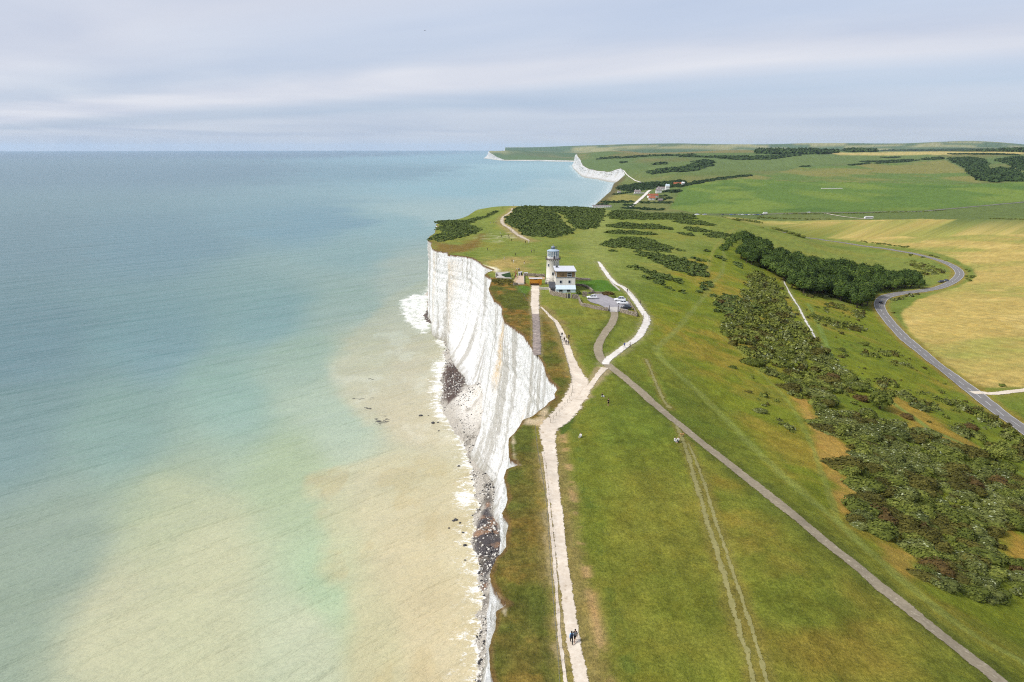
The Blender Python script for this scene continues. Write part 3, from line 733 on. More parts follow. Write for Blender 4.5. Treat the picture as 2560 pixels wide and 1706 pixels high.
d3 = zone(xb_, yb_, dark3, 1.0, 1.5, 4)
bc = L(bc, srgb(84, 78, 82, .6), d3 * .95)
bc = L(bc, srgb(168, 134, 108, .7), d3 * sstep(.05, .3, fbm(x / 5, yb_ / 3.2, 119, 3)))
bc = L(bc, srgb(120, 112, 100, .6), sstep(.12, .4, nn) * (1 - tal) * .7)
bc = L(bc, srgb(232, 228, 220, .85), tal * sstep(.15, .6, dw) * sstep(.5, -.2, nn))
bc = L(bc, srgb(98, 78, 70, .6), zone(xb_, yb_, dark1, 1.2, 2.0, 4) * .95)
me = mesh_from("beach", np.stack([x, yb_, z], -1).reshape(-1, 3), quads=gridquads(len(ys), 40))
setcol(me, bc.reshape(-1, 3))
x_beach, y_beach, z_beach = x.copy(), yb_.copy(), z.copy()
k = NT("shingle"); p = k.pos()
g = k.noise(p, 2.6, 6, .75); vo = k.add("ShaderNodeTexVoronoi"); k.put(vo.inputs["Vector"], p); vo.inputs["Scale"].default_value = 2.0
c = k.mix(k.mr(g, .3, .7), k.mix(1., k.attr("Col"), (.5, .5, .52), 'MULTIPLY'), k.mix(1., k.attr("Col"), (1.35, 1.33, 1.3), 'MULTIPLY'))
k.base(c); k.set(Roughness=.8, Specular_IOR_Level=.3)
k.put(k.b.inputs["Normal"], k.bump(k.math('ADD', g, vo.outputs["Distance"]), .3, .9))
tag(link("beach", me, k.m), kind="structure")

# ------------------------------------------------------------------ sea
pyv = np.concatenate([[1e9], np.linspace(2600, 1720, 30), np.arange(1716, 372.8, -3.0)])
D = [6.0]
for q in pyv[1:]:
    dn = -(-math.sin(PITCH) + (PY - q) / F * math.cos(PITCH)); ff = math.cos(PITCH) + (PY - q) / F * math.sin(PITCH)
    a = math.atan2(dn, ff)
    if a > .0042: D.append(CZ / math.tan(a))
D = np.array(sorted(D) + [30000.0])
th = np.concatenate([np.linspace(-1.5, -.66, 30, endpoint=False), np.linspace(-.66, .02, 520, endpoint=False), np.linspace(.02, .28, 90, endpoint=False), np.linspace(.28, 1.5, 40)])
x = D[:, None] * np.sin(th)[None]; y = D[:, None] * np.cos(th)[None]
# sediment and depth: colours known at a few spots, smoothly joined
spots = [((20,385),(108,132,150)),((700,385),(108,134,154)),((20,430),(120,146,158)),((500,430),(120,148,162)),((1000,430),(130,164,176)),((1150,400),(150,184,196)),((1250,440),(160,192,200)),((1350,420),(176,204,208)),((1450,470),(196,208,208)),((1330,490),(186,202,202)),((1180,470),(158,192,198)),
 ((20,600),(124,150,156)),((400,600),(126,156,164)),((800,560),(132,166,176)),((1000,560),(160,186,184)),((1080,540),(190,200,192)),((930,640),(160,182,174)),((1040,680),(200,194,170)),((20,850),(122,150,154)),((400,850),(132,162,162)),((700,800),(144,172,166)),((900,750),(176,186,166)),
 ((20,1100),(126,152,146)),((300,1100),(138,164,148)),((600,1000),(150,176,156)),((800,900),(166,182,156)),((840,1050),(178,190,160)),((700,1200),(172,184,140)),((400,1300),(172,180,140)),((150,1400),(146,160,136)),((20,1600),(144,158,132)),
 ((300,1600),(190,186,146)),((500,1500),(190,188,146)),((800,1450),(172,190,146)),((750,1650),(190,192,154)),((900,1650),(186,184,138)),
 ((1000,1300),(198,184,142)),((1120,1350),(206,190,150)),((1050,1500),(200,182,138)),((1100,1650),(208,190,150)),((960,1200),(196,190,150)),((1000,1050),(200,186,148)),((1050,900),(206,190,156)),((930,900),(196,192,156)),((1030,780),(204,196,172))]
sp = np.array([[*atz(a, b, 0)] for (a, b), c in spots]); sc = np.array([srgb(*c) for (a, b), c in spots]); sc = sc * .86 + sc.mean(1, keepdims=True) * .14
def sc2(x, y): return np.stack([np.arctan2(x, y) * 3.0, np.log(np.hypot(x, y))], -1)
wx = x + .05 * np.hypot(x, y) * fbm(x / 120, y / 120, 131, 3); wy = y + .05 * np.hypot(x, y) * fbm(x / 120, y / 120, 137, 3)
a = sc2(wx, np.maximum(wy, 1)).reshape(-1, 2); b = sc2(sp[:, 0], sp[:, 1])
w = 1 / (((a[:, None] - b[None]) ** 2).sum(-1) + .0025) ** 2.0
w = w / w.sum(1)[:, None]
sea = (w @ sc).reshape(x.shape + (3,))
def szone(pxs, soft, warp, ws, seed): return zone(x, y, np.array([atz(*q, 0) for q in pxs]), soft, warp, ws, seed)
zb = szone([(785,1190),(850,1165),(1000,1130),(1190,1180),(1300,1300),(1300,1740),(880,1740),(868,1540),(812,1420),(815,1330),(795,1260)], 4, 7, 22, 141)
sea = L(sea, srgb(202, 188, 148), zb * .5)
zc = szone([(420,1210),(340,1310),(230,1470),(110,1640),(60,1740),(560,1740),(640,1450),(640,1300),(520,1215)], 10, 9, 25, 143)
sea = L(sea, srgb(194, 190, 150), zc * .45)
zd = szone([(1090,690),(960,750),(880,850),(838,925),(870,1000),(922,1062),(935,1030),(1010,1090),(1140,1110),(1110,900),(1075,760)], 5, 7, 18, 147)
sea = L(sea, srgb(206, 192, 158), zd * .55)
sea = L(sea, srgb(228, 222, 200), zd * .35 * sstep(.1, .5, fbm(x / 14, y / 22, 149, 4)))
sea = L(sea, srgb(186, 166, 118), zb * .35 * sstep(.05, .5, fbm(x / 9, y / 16, 151, 4)))
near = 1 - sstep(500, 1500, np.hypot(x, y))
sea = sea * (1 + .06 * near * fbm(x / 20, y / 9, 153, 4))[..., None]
# broken water along the shore
ds = np.interp(y, SY, SX) - x
fo = np.exp(-np.maximum(ds, 0) / 2.6) * (ds > -14) * (y < 900) * .98
for pxs in [[(1000,752),(1035,735),(1075,740),(1085,800),(1060,835),(1020,812),(1005,790)], [(1090,900),(1118,905),(1112,960),(1106,1010),(1120,1050),(1090,1060),(1078,1000)], [(1130,1240),(1172,1222),(1190,1240),(1176,1275)],
            [(1172,1450),(1208,1440),(1212,1480),(1180,1490)], [(1090,850),(1118,845),(1122,870),(1100,872)], [(1185,1380),(1205,1380),(1206,1450),(1178,1440)]]:
    fo = np.maximum(fo, szone(pxs, 3, 3, 6, 155) * .85)
fo = np.maximum(fo, .5 * np.exp(-np.abs(np.interp(y, BY, BX) - x - 8) / 14) * (y > 1000) * (y < 5200))
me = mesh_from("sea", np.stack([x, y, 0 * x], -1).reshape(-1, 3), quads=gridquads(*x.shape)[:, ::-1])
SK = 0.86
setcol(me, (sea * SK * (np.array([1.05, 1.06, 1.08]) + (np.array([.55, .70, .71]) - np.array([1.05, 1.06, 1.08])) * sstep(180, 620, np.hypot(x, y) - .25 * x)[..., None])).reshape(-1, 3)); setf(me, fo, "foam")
k = NT("sea_water"); p = k.pos()
w1 = k.noise(k.rotscale(p, 38, (.10, .34, 1)), .75, 4, .6)
w2 = k.noise(k.rotscale(p, 30, (.45, 1.0, 1)), .9, 5, .65)
w3 = k.noise(k.rotscale(p, 41, (.012, .075, 1)), .8, 3, .5)
h = k.math('ADD', k.math('MULTIPLY', w1, .8), k.math('ADD', k.math('MULTIPLY', w2, .28), k.math('MULTIPLY', w3, 3.0)))
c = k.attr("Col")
c = k.mix(k.mr(w2, .35, .7, 0, .5), c, k.mix(1., c, (.80, .86, .86), 'MULTIPLY'))
c = k.mix(k.mr(w1, .4, .7, 0, .2), c, k.mix(1., c, (.82, .87, .9), 'MULTIPLY'))
f = k.attr("foam", "Fac")
fn = k.noise(k.map(p, (1, 1.6, 1)), .75, 8, .8, dist=.8)
fn = k.math('ADD', k.math('MULTIPLY', fn, .55), k.math('MULTIPLY', k.noise(k.map(p, (1, 1.8, 1)), .13, 5, .7, dist=1.2), .45))
fm = k.mr(k.math('ADD', fn, k.math('MULTIPLY', f, .13)), .55, .66)
fm = k.math('MULTIPLY', fm, k.mr(f, .02, .12))
c = k.mix(fm, c, srgb(240, 240, 236, .9))
c = k.mix(k.mr(w3, .38, .68, 0, .5), c, k.mix(1., c, (.88, .92, .92), 'MULTIPLY'))  # shading of the swell put into the water colour
c = k.mix(fm, c, srgb(240, 240, 236, .9))
k.base(c)
k.set(Roughness=k.mr(fm, 0, 1, .30, .8), Specular_IOR_Level=.36, IOR=1.33)
k.put(k.b.inputs["Normal"], k.bump(h, 1.5, 1.0))
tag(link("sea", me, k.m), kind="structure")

# ------------------------------------------------------------------ sky, sun, air
wd = bpy.data.worlds.new("World"); scene.world = wd; wd.use_nodes = True
t = wd.node_tree; nn_ = t.nodes; lk = t.links
bg = nn_["Background"]
SUN_EL, SUN_AZ = 44.0, -112.0      # azimuth from +Y towards +X
sky = nn_.new("ShaderNodeTexSky"); sky.sky_type = 'NISHITA'; sky.sun_disc = False
sky.sun_elevation = R(SUN_EL); sky.sun_rotation = R(SUN_AZ); sky.air_density = 1.0; sky.dust_density = 1.6; sky.ozone_density = 1.5
k = NT.__new__(NT); k.t = t; k.n = nn_; k.l = lk
gen = k.add("ShaderNodeTexCoord").outputs["Generated"]
sx = k.add("ShaderNodeSeparateXYZ"); lk.new(gen, sx.inputs[0])
zc_ = k.math('MAXIMUM', sx.outputs[2], .012)
qx = k.math('DIVIDE', sx.outputs[0], zc_); qy = k.math('DIVIDE', sx.outputs[1], zc_)
q = k.math('ADD', k.math('MULTIPLY', qx, .631), k.math('MULTIPLY', qy, .776))
pp = k.math('SUBTRACT', k.math('MULTIPLY', qx, .776), k.math('MULTIPLY', qy, .631))
cv = k.add("ShaderNodeCombineXYZ"); lk.new(q, cv.inputs[0]); lk.new(pp, cv.inputs[1])
cs = k.add('ShaderNodeVectorMath', operation='SCALE'); lk.new(cv.outputs[0], cs.inputs[0]); lk.new(k.math('DIVIDE', 1.0, k.math('ADD', 1.0, k.math('MULTIPLY', k.math('ABSOLUTE', q), .07))), cs.inputs['Scale'])
n1 = k.noise(k.map(cs.outputs[0], (.6, .3, 1)), .8, 5, .5, dist=.4)
n2 = k.noise(k.map(cv.outputs[0], (.5, .35, 1), loc=(3, 8, 2)), .28, 4, .5)
qq_ = k.math('ADD', q, k.math('ADD', k.mr(n1, 0, 1, -1.0, 1.0), k.mr(n2, 0, 1, -1.6, 1.6)))
qn = k.math('MULTIPLY', qq_, 1 / 30.0)
dens = k.ramp(qn, [(0.0, (.8,)*3), (.10, (.9,)*3), (.15, (.6,)*3), (.18, (.6,)*3), (.24, (.9,)*3), (.30, (.9,)*3), (.365, (.48,)*3), (.43, (.36,)*3), (.50, (.5,)*3), (.56, (.55,)*3), (.75, (.5,)*3), (1, (.5,)*3)])
shade = k.mix(k.mr(n1, .35, .7), (.50, .53, .62), (.65, .655, .70))
blue = k.ramp(sx.outputs[2], [(0.0, (.34, .43, .57)), (.05, (.30, .42, .60)), (.16, (.27, .41, .64)), (.6, (.2, .34, .62)), (1, (.18, .32, .6))])
nsk = k.mix(.75, k.mix(1.0, sky.outputs[0], (.11, .11, .11), 'MULTIPLY'), blue)
tot = k.mix(dens, nsk, shade)
lk.new(tot, bg.inputs[0]); bg.inputs[1].default_value = 1.0
sun = bpy.data.lights.new("sun", 'SUN'); sun.energy = 3.5; sun.angle = R(16); sun.color = (1, .96, .9)
so = bpy.data.objects.new("sun", sun); C.objects.link(so)
d = Vector((math.sin(R(SUN_AZ)) * math.cos(R(SUN_EL)), math.cos(R(SUN_AZ)) * math.cos(R(SUN_EL)), math.sin(R(SUN_EL))))
so.rotation_euler = d.to_track_quat('Z', 'Y').to_euler(); so.location = (-200, -100, 400)
HAZE = True
if HAZE:
    me = bpy.data.meshes.new("haze"); bm = bmesh.new(); bmesh.ops.create_cube(bm, size=1.0)
    for v in bm.verts:
        v.co = Vector((v.co.x * 62000, v.co.y * 62000, -1.6 + (v.co.z + .5) * 250))
    bm.to_mesh(me); bm.free()
    hz = link("haze", me); tag(hz, kind="stuff")
    hm = bpy.data.materials.new("haze_air"); hm.use_nodes = True; ht = hm.node_tree
    ht.nodes.remove(ht.nodes["Principled BSDF"])
    vs = ht.nodes.new("ShaderNodeVolumePrincipled"); vs.inputs["Color"].default_value = (.62, .80, 1.0, 1); vs.inputs["Density"].default_value = 2.2e-5; vs.inputs["Anisotropy"].default_value = 0.2
    ht.links.new(vs.outputs[0], ht.nodes["Material Output"].inputs["Volume"])
    me.materials.append(hm)
scene.view_settings.view_transform = 'Standard'; scene.view_settings.look = 'None'; scene.view_settings.gamma = 1; scene.view_settings.exposure = 0.32
scene.cycles.max_bounces = 4; scene.cycles.diffuse_bounces = 2; scene.cycles.glossy_bounces = 2; scene.cycles.transmission_bounces = 3; scene.cycles.volume_bounces = 1; scene.cycles.transparent_max_bounces = 8
scene.cycles.use_denoising = DENOISE
scene.cycles.pixel_filter_type = 'BLACKMAN_HARRIS'; scene.cycles.filter_width = 1.15
scene.cycles.use_adaptive_sampling = True; scene.cycles.adaptive_threshold = 0.02
# ------------------------------------------------------------------ plants
def rnd(n, s):
    return np.random.default_rng(s).random(n)
def leafy(n, size, leaf, seed, lobes=5, flat=0.75, low=-.15, ragged=.22):
    """leaf clumps spread through a lobed crown of the given size: verts, quads, tint"""
    g = np.random.default_rng(seed)
    sx_, sy_, sz_ = size
    cent = [np.zeros(3)]; rad = [.72]
    for i in range(lobes):
        a = g.random() * 6.28; e = g.random() * .9
        cent.append(np.array([math.cos(a) * .52 * math.cos(e), math.sin(a) * .52 * math.cos(e), .15 + .42 * math.sin(e)])); rad.append(.30 + .26 * g.random())
    cent = np.array(cent); rad = np.array(rad)
    which = g.choice(len(rad), n, p=rad ** 2 / (rad ** 2).sum())
    d = g.normal(size=(n, 3)); d /= np.linalg.norm(d, axis=1)[:, None]
    d[:, 2] = np.where(d[:, 2] < low, -d[:, 2], d[:, 2])
    r = rad[which] * (1 + ragged * g.normal(size=n) * .6) * np.where(g.random(n) < .18, .75, 1)
    p = cent[which] + d * r[:, None]
    p[:, 2] = np.maximum(p[:, 2], .02 * g.random(n))
    nrm = d * 1.2 + g.normal(size=(n, 3)) * .42; nrm[:, 2] += .25
    nrm /= np.linalg.norm(nrm, axis=1)[:, None]
    a = np.cross(nrm, g.normal(size=(n, 3))); a /= np.linalg.norm(a, axis=1)[:, None]; b = np.cross(nrm, a)
    p = p * np.array(size)
    s = leaf * (.6 + .8 * g.random(n))[:, None]
    q = np.stack([p - a * s, p - b * s * flat, p + a * s, p + b * s * flat], 1) + (g.normal(size=(n, 4, 3)) * leaf * .15)
    tint = np.repeat(g.random(n), 4)
    return q.reshape(-1, 3), np.arange(4 * n).reshape(-1, 4), tint
def core(size, seed, k=.80, nu=12, nv=6):
    """a closed lumpy body behind the leaves"""
    u = np.arange(nu) * 2 * math.pi / nu; v = np.linspace(0, 1, nv)
    el = v * math.pi / 2
    r = k * (1 + .25 * fbm(np.cos(u)[None] * 1.7 + seed + 0 * el[:, None], np.sin(u)[None] * 1.7 + el[:, None] * 1.5, seed, 2))
    x = np.cos(u)[None] * np.cos(el)[:, None] * r * size[0]; y = np.sin(u)[None] * np.cos(el)[:, None] * r * size[1]; z = np.sin(el)[:, None] * r * size[2] + 0 * u
    V_ = np.stack([x, y, z], -1).reshape(-1, 3); q = []
    for i in range(nv - 1):
        for j in range(nu):
            q.append((i * nu + j, i * nu + (j + 1) % nu, (i + 1) * nu + (j + 1) % nu, (i + 1) * nu + j))
    return V_, np.array(q), np.full(len(V_), .35)
def lobed(size, seed, lobes=5, k=.9):
    """closed rounded bodies of the same lobes the leaves grow on"""
    g = np.random.default_rng(seed); cent = [np.zeros(3)]; rad = [.72]
    for i in range(lobes):
        a = g.random() * 6.28; e = g.random() * .9
        cent.append(np.array([math.cos(a) * .52 * math.cos(e), math.sin(a) * .52 * math.cos(e), .15 + .42 * math.sin(e)])); rad.append(.30 + .26 * g.random())
    out = []
    for i, (c_, r_) in enumerate(zip(cent, rad)):
        v, q, t = core((1, 1, 1), seed + i, 1.0, 11, 7)
        v2 = v.copy(); v2[:, 2] *= -1
        v = np.concatenate([v, v2]); q = np.concatenate([q, q[:, ::-1] + len(v2)])
        v = (v * r_ * k + c_) * np.array(size); v[:, 2] = np.maximum(v[:, 2], -.05)
        out.append((v, q, .3 + .4 * vn(v[:, 0] * 7 + seed, v[:, 1] * 7 + v[:, 2] * 5, 5)))
    return join(out)
def join(parts):
    vs, qs, ts = [], [], []; o = 0
    for v, q, t in parts:
        vs.append(v); qs.append(q + o); ts.append(t); o += len(v)
    return np.concatenate(vs), np.concatenate(qs), np.concatenate(ts)
def leafmat(name, dark, mid, light, speck=None, speck_at=.9):
    k = NT(name)
    t = k.attr("tint", "Fac"); oi = k.add("ShaderNodeObjectInfo").outputs["Random"]
    t2 = k.math('ADD', k.math('MULTIPLY', t, .55), k.math('MULTIPLY', oi, .42))
    n = k.noise(k.pos(), .55, 3, .6)
    t3 = k.math('ADD', t2, k.mr(n, .3, .7, -.22, .22))
    c = k.ramp(t3, [(0.0, dark), (.5, mid), (1.0, light)])
    if speck is not None:
        f = k.math('MULTIPLY', k.mr(t, speck_at, speck_at + .04), k.mr(k.noise(k.pos(), .35, 3, .6), .45, .58))
        c = k.mix(f, c, speck)
    k.base(c); k.set(Roughness=.8, Specular_IOR_Level=.12)
    return k.m
VK = 1.0
M_GREEN = leafmat("shrub_leaves", srgb(58, 66, 26, VK), srgb(88, 96, 38, VK), srgb(126, 130, 60, VK))
M_OLIVE = leafmat("brown_olive_leaves", srgb(58, 56, 24, VK), srgb(78, 76, 32, VK), srgb(104, 98, 44, VK))
M_FLECK = leafmat("pale_flecked_leaves", srgb(60, 68, 34, VK), srgb(88, 94, 46, VK), srgb(124, 128, 70, VK), srgb(168, 174, 140, VK), .86)
M_RUST = leafmat("rusty_leaves", srgb(66, 54, 30, VK), srgb(84, 68, 36, VK), srgb(104, 88, 46, VK))
M_WOOD = leafmat("wood_leaves", srgb(38, 52, 22, VK), srgb(58, 76, 30, VK), srgb(94, 110, 46, VK))
M_HEATH = leafmat("gorse", srgb(60, 72, 34, VK), srgb(84, 98, 46, VK), srgb(114, 124, 64, VK))
M_FARWOOD = leafmat("distant_wood_leaves", srgb(38, 54, 32, VK), srgb(52, 70, 38, VK), srgb(70, 88, 46, VK))
M_BARK = plain("bark", srgb(96, 84, 68, .7), .9, .3, 6)
def meshof(name, parts, mat):
    v, q, t = join(parts)
    me = mesh_from(name, v, quads=q, smooth=False)
    setf(me, t[:len(me.vertices)], "tint"); me.materials.append(mat)
    return me
def scatter(pxs, gap, seed, keep=1.0, world=False):
    """points on the ground inside an outline, about `gap` apart"""
    q = pxs if world else wpoly(pxs)
    g = np.random.default_rng(seed)
    x0, x1, y0, y1 = q[:, 0].min(), q[:, 0].max(), q[:, 1].min(), q[:, 1].max()
    nx = max(1, int((x1 - x0) / gap)); ny = max(1, int((y1 - y0) / gap))
    gx, gy = np.meshgrid(np.arange(nx + 1), np.arange(ny + 1))
    x = x0 + (gx.ravel() + g.random(gx.size)) * gap; y = y0 + (gy.ravel() + g.random(gx.size)) * gap
    rdl = paths['road'][::3, :2]
    m = inside(x + gap * .8 * fbm(x / gap / 2, y / gap / 2, seed, 2), y, q) & (g.random(len(x)) < keep)
    x, y = x[m], y[m]
    if len(x) and len(x) < 30000:
        far_ = (x < 100) | (y > 800)
        dd = np.full(len(x), 99.0); i_ = np.where(~far_)[0]
        if len(i_): dd[i_] = segdist(x[i_], y[i_], rdl)
        x, y = x[dd > 5.2], y[dd > 5.2]
    return x, y
# template shrubs
shrub_size = (1.0, 1.0, .78)
SH = {}
for kind, mat in (("green", M_GREEN), ("olive", M_OLIVE), ("fleck", M_FLECK), ("rust", M_RUST)):
    SH[kind] = [meshof("shrub_foliage", [leafy(900, (1.05, 1.0, .85), .078, 200 + i + 10 * len(kind), 6 + i, ragged=.16), lobed((1.0, .95, .8), 200 + i + 10 * len(kind), 6 + i, .93)], mat) for i in range(3)]
loy = [leafy(26, (1.1, 1.1, .8), .42, 300 + i, 3) for i in range(6)]
loy2 = [join([leafy(110, (1.05, 1.0, .85), .17, 320 + i, 4, ragged=.2), core((.86, .86, .68), i + 5, nu=8, nv=5)]) for i in range(6)]
def mass(name, mat, items, templ, label, cat="scrub"):
    """many small bushes that read as one cover"""
    vs, qs, ts = [], [], []; o = 0
    g = random.Random(len(items))
    for (x, y, z, r, h) in items:
        v, q, t = templ[g.randrange(len(templ))]
        a = g.random() * 6.28; ca, sa = math.cos(a), math.sin(a)
        w = np.empty_like(v); w[:, 0] = (v[:, 0] * ca - v[:, 1] * sa) * r + x; w[:, 1] = (v[:, 0] * sa + v[:, 1] * ca) * r + y; w[:, 2] = v[:, 2] * h + z - .05 * h
        vs.append(w); qs.append(q + o); ts.append(np.clip(t + g.uniform(-.15, .15), 0, 1)); o += len(v)
    if not vs: return
    me = mesh_from(name, np.concatenate(vs), quads=np.concatenate(qs), smooth=False)
    setf(me, np.concatenate(ts), "tint")
    return tag(link(name, me, mat), label, cat, kind="stuff")
c7 = lambda L_: [(1800 + u / 3.0158, 560 + v / 3.0158) for u, v in L_]
b2 = lambda L_: [(1960 + u / 2.7033, 960 + v / 2.7033) for u, v in L_]
c4 = lambda L_: [(1060 + u / 5.348, 500 + v / 5.348) for u, v in L_]
e5 = lambda L_: [(1480 + u / 5.602, 540 + v / 5.602) for u, v in L_]
bg_ = lambda L_: [(1480 + u / 8.404, 430 + v / 8.404) for u, v in L_]
def dn(L_, k): return [(x, y + k) for x, y in L_]

# scrub on the slope: shrubs one can tell apart, nearest first
S = []      # x, y, radius, kind weights
def scrub(pxs, gap, seed, rmin, rmax, wts, keep=1.0):
    x, y = scatter(pxs, gap, seed, keep)
    g = np.random.default_rng(seed + 1)
    for a, b in zip(x, y):
        nz = fbm(np.array([a / 9]), np.array([b / 9]), 171, 3)[0]
        kinds = ["green", "olive", "fleck", "rust"]
        w = np.array(wts, float); w[1] *= max(.1, 1 + 3 * nz); w[2] *= max(.1, 1 - 3 * nz); w[3] *= max(.05, 1 + 4 * nz)
        S.append((a, b, (rmin * .75 + (rmax * 1.25 - rmin * .75) * g.random() ** 1.4) * (1 + .3 * nz), kinds[g.choice(4, p=w / w.sum())]))
S1 = b2([(220,290),(265,200),(450,185),(640,230),(860,305),(1060,405),(1250,445),(1480,570),(1660,720),(1660,980),(1480,960),(1520,1095),(1410,1225),(1300,1215),(1130,1130),(960,1145),(820,1065),(640,1015),(440,965),(430,900),(490,850),(480,800),(445,700),(620,685),(800,740),(760,680),(560,655),(400,625),(370,550),(470,500),(440,420),(340,345)])
scrub(S1, 2.5, 401, 1.5, 2.6, (3, 2.6, 3.0, .08), .9)
scrub(b2([(880,1240),(960,1185),(1080,1150),(1240,1190),(1380,1240),(1430,1390),(1360,1475),(1250,1475),(1100,1425),(960,1405),(885,1340)]), 2.1, 402, 1.4, 2.2, (3, 1.2, 4, .1))
scrub(b2([(1490,1290),(1560,1220),(1760,1220),(1760,1470),(1560,1420),(1505,1365)]), 2.1, 403, 1.4, 2.2, (3, .5, 4, .1))
scrub(c7([(0,520),(60,575),(200,500),(225,370),(330,380),(430,460),(490,590),(500,640),(560,720),(640,800),(700,870),(770,950),(825,1035),(930,1110),(1050,1195),(1110,1245),(1010,1295),(900,1300),(760,1440),(700,1385),(560,1300),(480,1280),(400,1175),(330,1140),(280,1060),(180,990),(80,890),(0,780)]), 3.1, 404, 1.6, 2.6, (4, 1.2, 2.2, .04), .78)
for i, (pl, gp, kp) in enumerate([([(720,710),(800,730),(1000,750),(1120,795),(1060,815),(900,790),(740,740)],2.6,.9), ([(990,650),(1080,660),(1085,712),(1000,705)],2.4,.9), ([(600,490),(780,510),(790,560),(640,555)],2.8,.9),
     ([(1080,975),(1180,985),(1180,1012),(1090,1005)],2.2,.8), ([(1200,965),(1330,975),(1320,1003),(1210,995)],2.2,.8), ([(1310,1040),(1430,1055),(1440,1085),(1320,1070)],2.2,.8), ([(1180,1175),(1330,1190),(1320,1235),(1190,1235)],2.2,.8),
     ([(1220,1250),(1400,1280),(1540,1340),(1660,1405),(1560,1400),(1400,1340),(1240,1300)],2.3,.85), ([(1540,1300),(1660,1295),(1800,1345),(1850,1405),(1740,1375),(1600,1325)],2.3,.8), ([(1810,1380),(1980,1390),(2000,1425),(1850,1435)],2.2,.9),
     ([(1900,1450),(2050,1460),(2150,1535),(2210,1575),(2000,1525)],2.2,.9), ([(730,610),(900,600),(920,640),(780,660)],3.2,.45), ([(870,990),(960,990),(990,1030),(900,1020)],2.6,.5), ([(230,1290),(360,1280),(470,1360),(440,1400),(320,1380)],2.4,.6),
     ([(420,1480),(520,1490),(560,1560),(430,1540)],2.2,.6), ([(190,1130),(290,1140),(300,1170),(200,1160)],2.4,.6), ([(1240,650),(1340,660),(1300,690),(1250,690)],2.6,.8), ([(1290,540),(1420,520),(1560,500),(1420,560),(1290,590)],2.8,.85), ([(1430,300),(1560,310),(1690,360),(1660,385),(1530,385)],3.2,.9),
     ([(1370,290),(1440,280),(1560,300),(1540,310),(1400,310)],4,.4), ([(1350,860),(1450,880),(1480,940),(1400,910)],2.6,.7)]):
    scrub(c7(pl), gp, 420 + i, 1.0, 1.9, (4, 1, 2.5, .05), kp)
for i, (pl, gp, kp) in enumerate([([(1080,290),(1180,280),(1300,340),(1330,385),(1250,375),(1120,320)],2.0,.9), ([(1440,340),(1540,340),(1660,390),(1560,410)],2.0,.9), ([(1370,430),(1460,410),(1660,430),(1660,530),(1500,520)],2.2,.95), ([(1190,170),(1290,165),(1350,190),(1280,200)],2.0,.9), ([(1270,220),(1400,215),(1470,270),(1400,280)],2.0,.9),
     ([(0,250),(90,300),(100,340),(0,320)],1.9,.6)]):
    scrub(b2(pl), gp, 460 + i, 1.1, 2.0, (4, 1.4, 2.5, .1), kp)
# loose outliers over the whole slope, in drifts
x, y = scatter(c7([(0,480),(250,560),(420,700),(560,860),(720,1080),(860,1280),(1100,1420),(1700,1568),(2292,1568),(2100,1450),(1800,1290),(1500,1060),(1280,840),(1150,720),(900,600),(620,620),(480,520),(300,330),(180,280)]), 4.2, 480, 1.0)
nz = fbm(x / 16, y / 16, 173, 3); g = np.random.default_rng(481); m = (nz > .08) & (g.random(len(x)) < .55)
for a, b in zip(x[m], y[m]): S.append((a, b, .5 + 1.0 * g.random() ** 2, ["green", "olive", "fleck"][g.choice(3, p=(.6, .2, .2))]))
S.sort(key=lambda s: (s[0] ** 2 + s[1] ** 2) / s[2] ** 2)
LBL = {"green": "rounded dark green shrub in the dense scrub on the slope right of the long path", "olive": "brownish olive shrub in the dense scrub on the slope right of the long path",
       "fleck": "green shrub flecked with pale blossom in the scrub on the slope right of path", "rust": "rusty red-brown shrub in the scrub on the slope right of the long path"}
GRP = {"green": "dark green shrubs of the slope", "olive": "olive brown shrubs of the slope", "fleck": "pale flecked shrubs of the slope", "rust": "rusty shrubs of the slope"}
def shrub(kind, x, y, r, h, label, group, mesh_i=None):
    o = bpy.data.objects.new("shrub", SH[kind][random.randrange(3) if mesh_i is None else mesh_i]); C.objects.link(o)
    o.location = (x, y, float(H(x, y)) - .12); o.rotation_euler = (0, 0, -.35 + random.uniform(-.5, .5) + random.choice((0, math.pi))); o.scale = (r * random.uniform(1, 1.6), r, h)
    return tag(o, label, "shrub", group)
infr = []; rest = []
for (x, y, r, kd) in S:
    v = ((x) / (y * math.cos(PITCH) + (CZ - float(H(x, y))) * math.sin(PITCH)))
    (infr if v < .78 and len(infr) < 292 else rest).append((x, y, r, kd))
for (x, y, r, kd) in infr:
    shrub(kd, x, y, r, r * random.uniform(.6, 1.05), LBL[kd], GRP[kd])
for kd, mt in (("green", M_GREEN), ("olive", M_OLIVE), ("fleck", M_FLECK), ("rust", M_RUST)):
    it = [(x, y, float(H(x, y)), r, r * .95) for x, y, r, q in rest if q == kd]
    mass("scrub", mt, it, loy2, "mass of low scrub spreading up the slope")
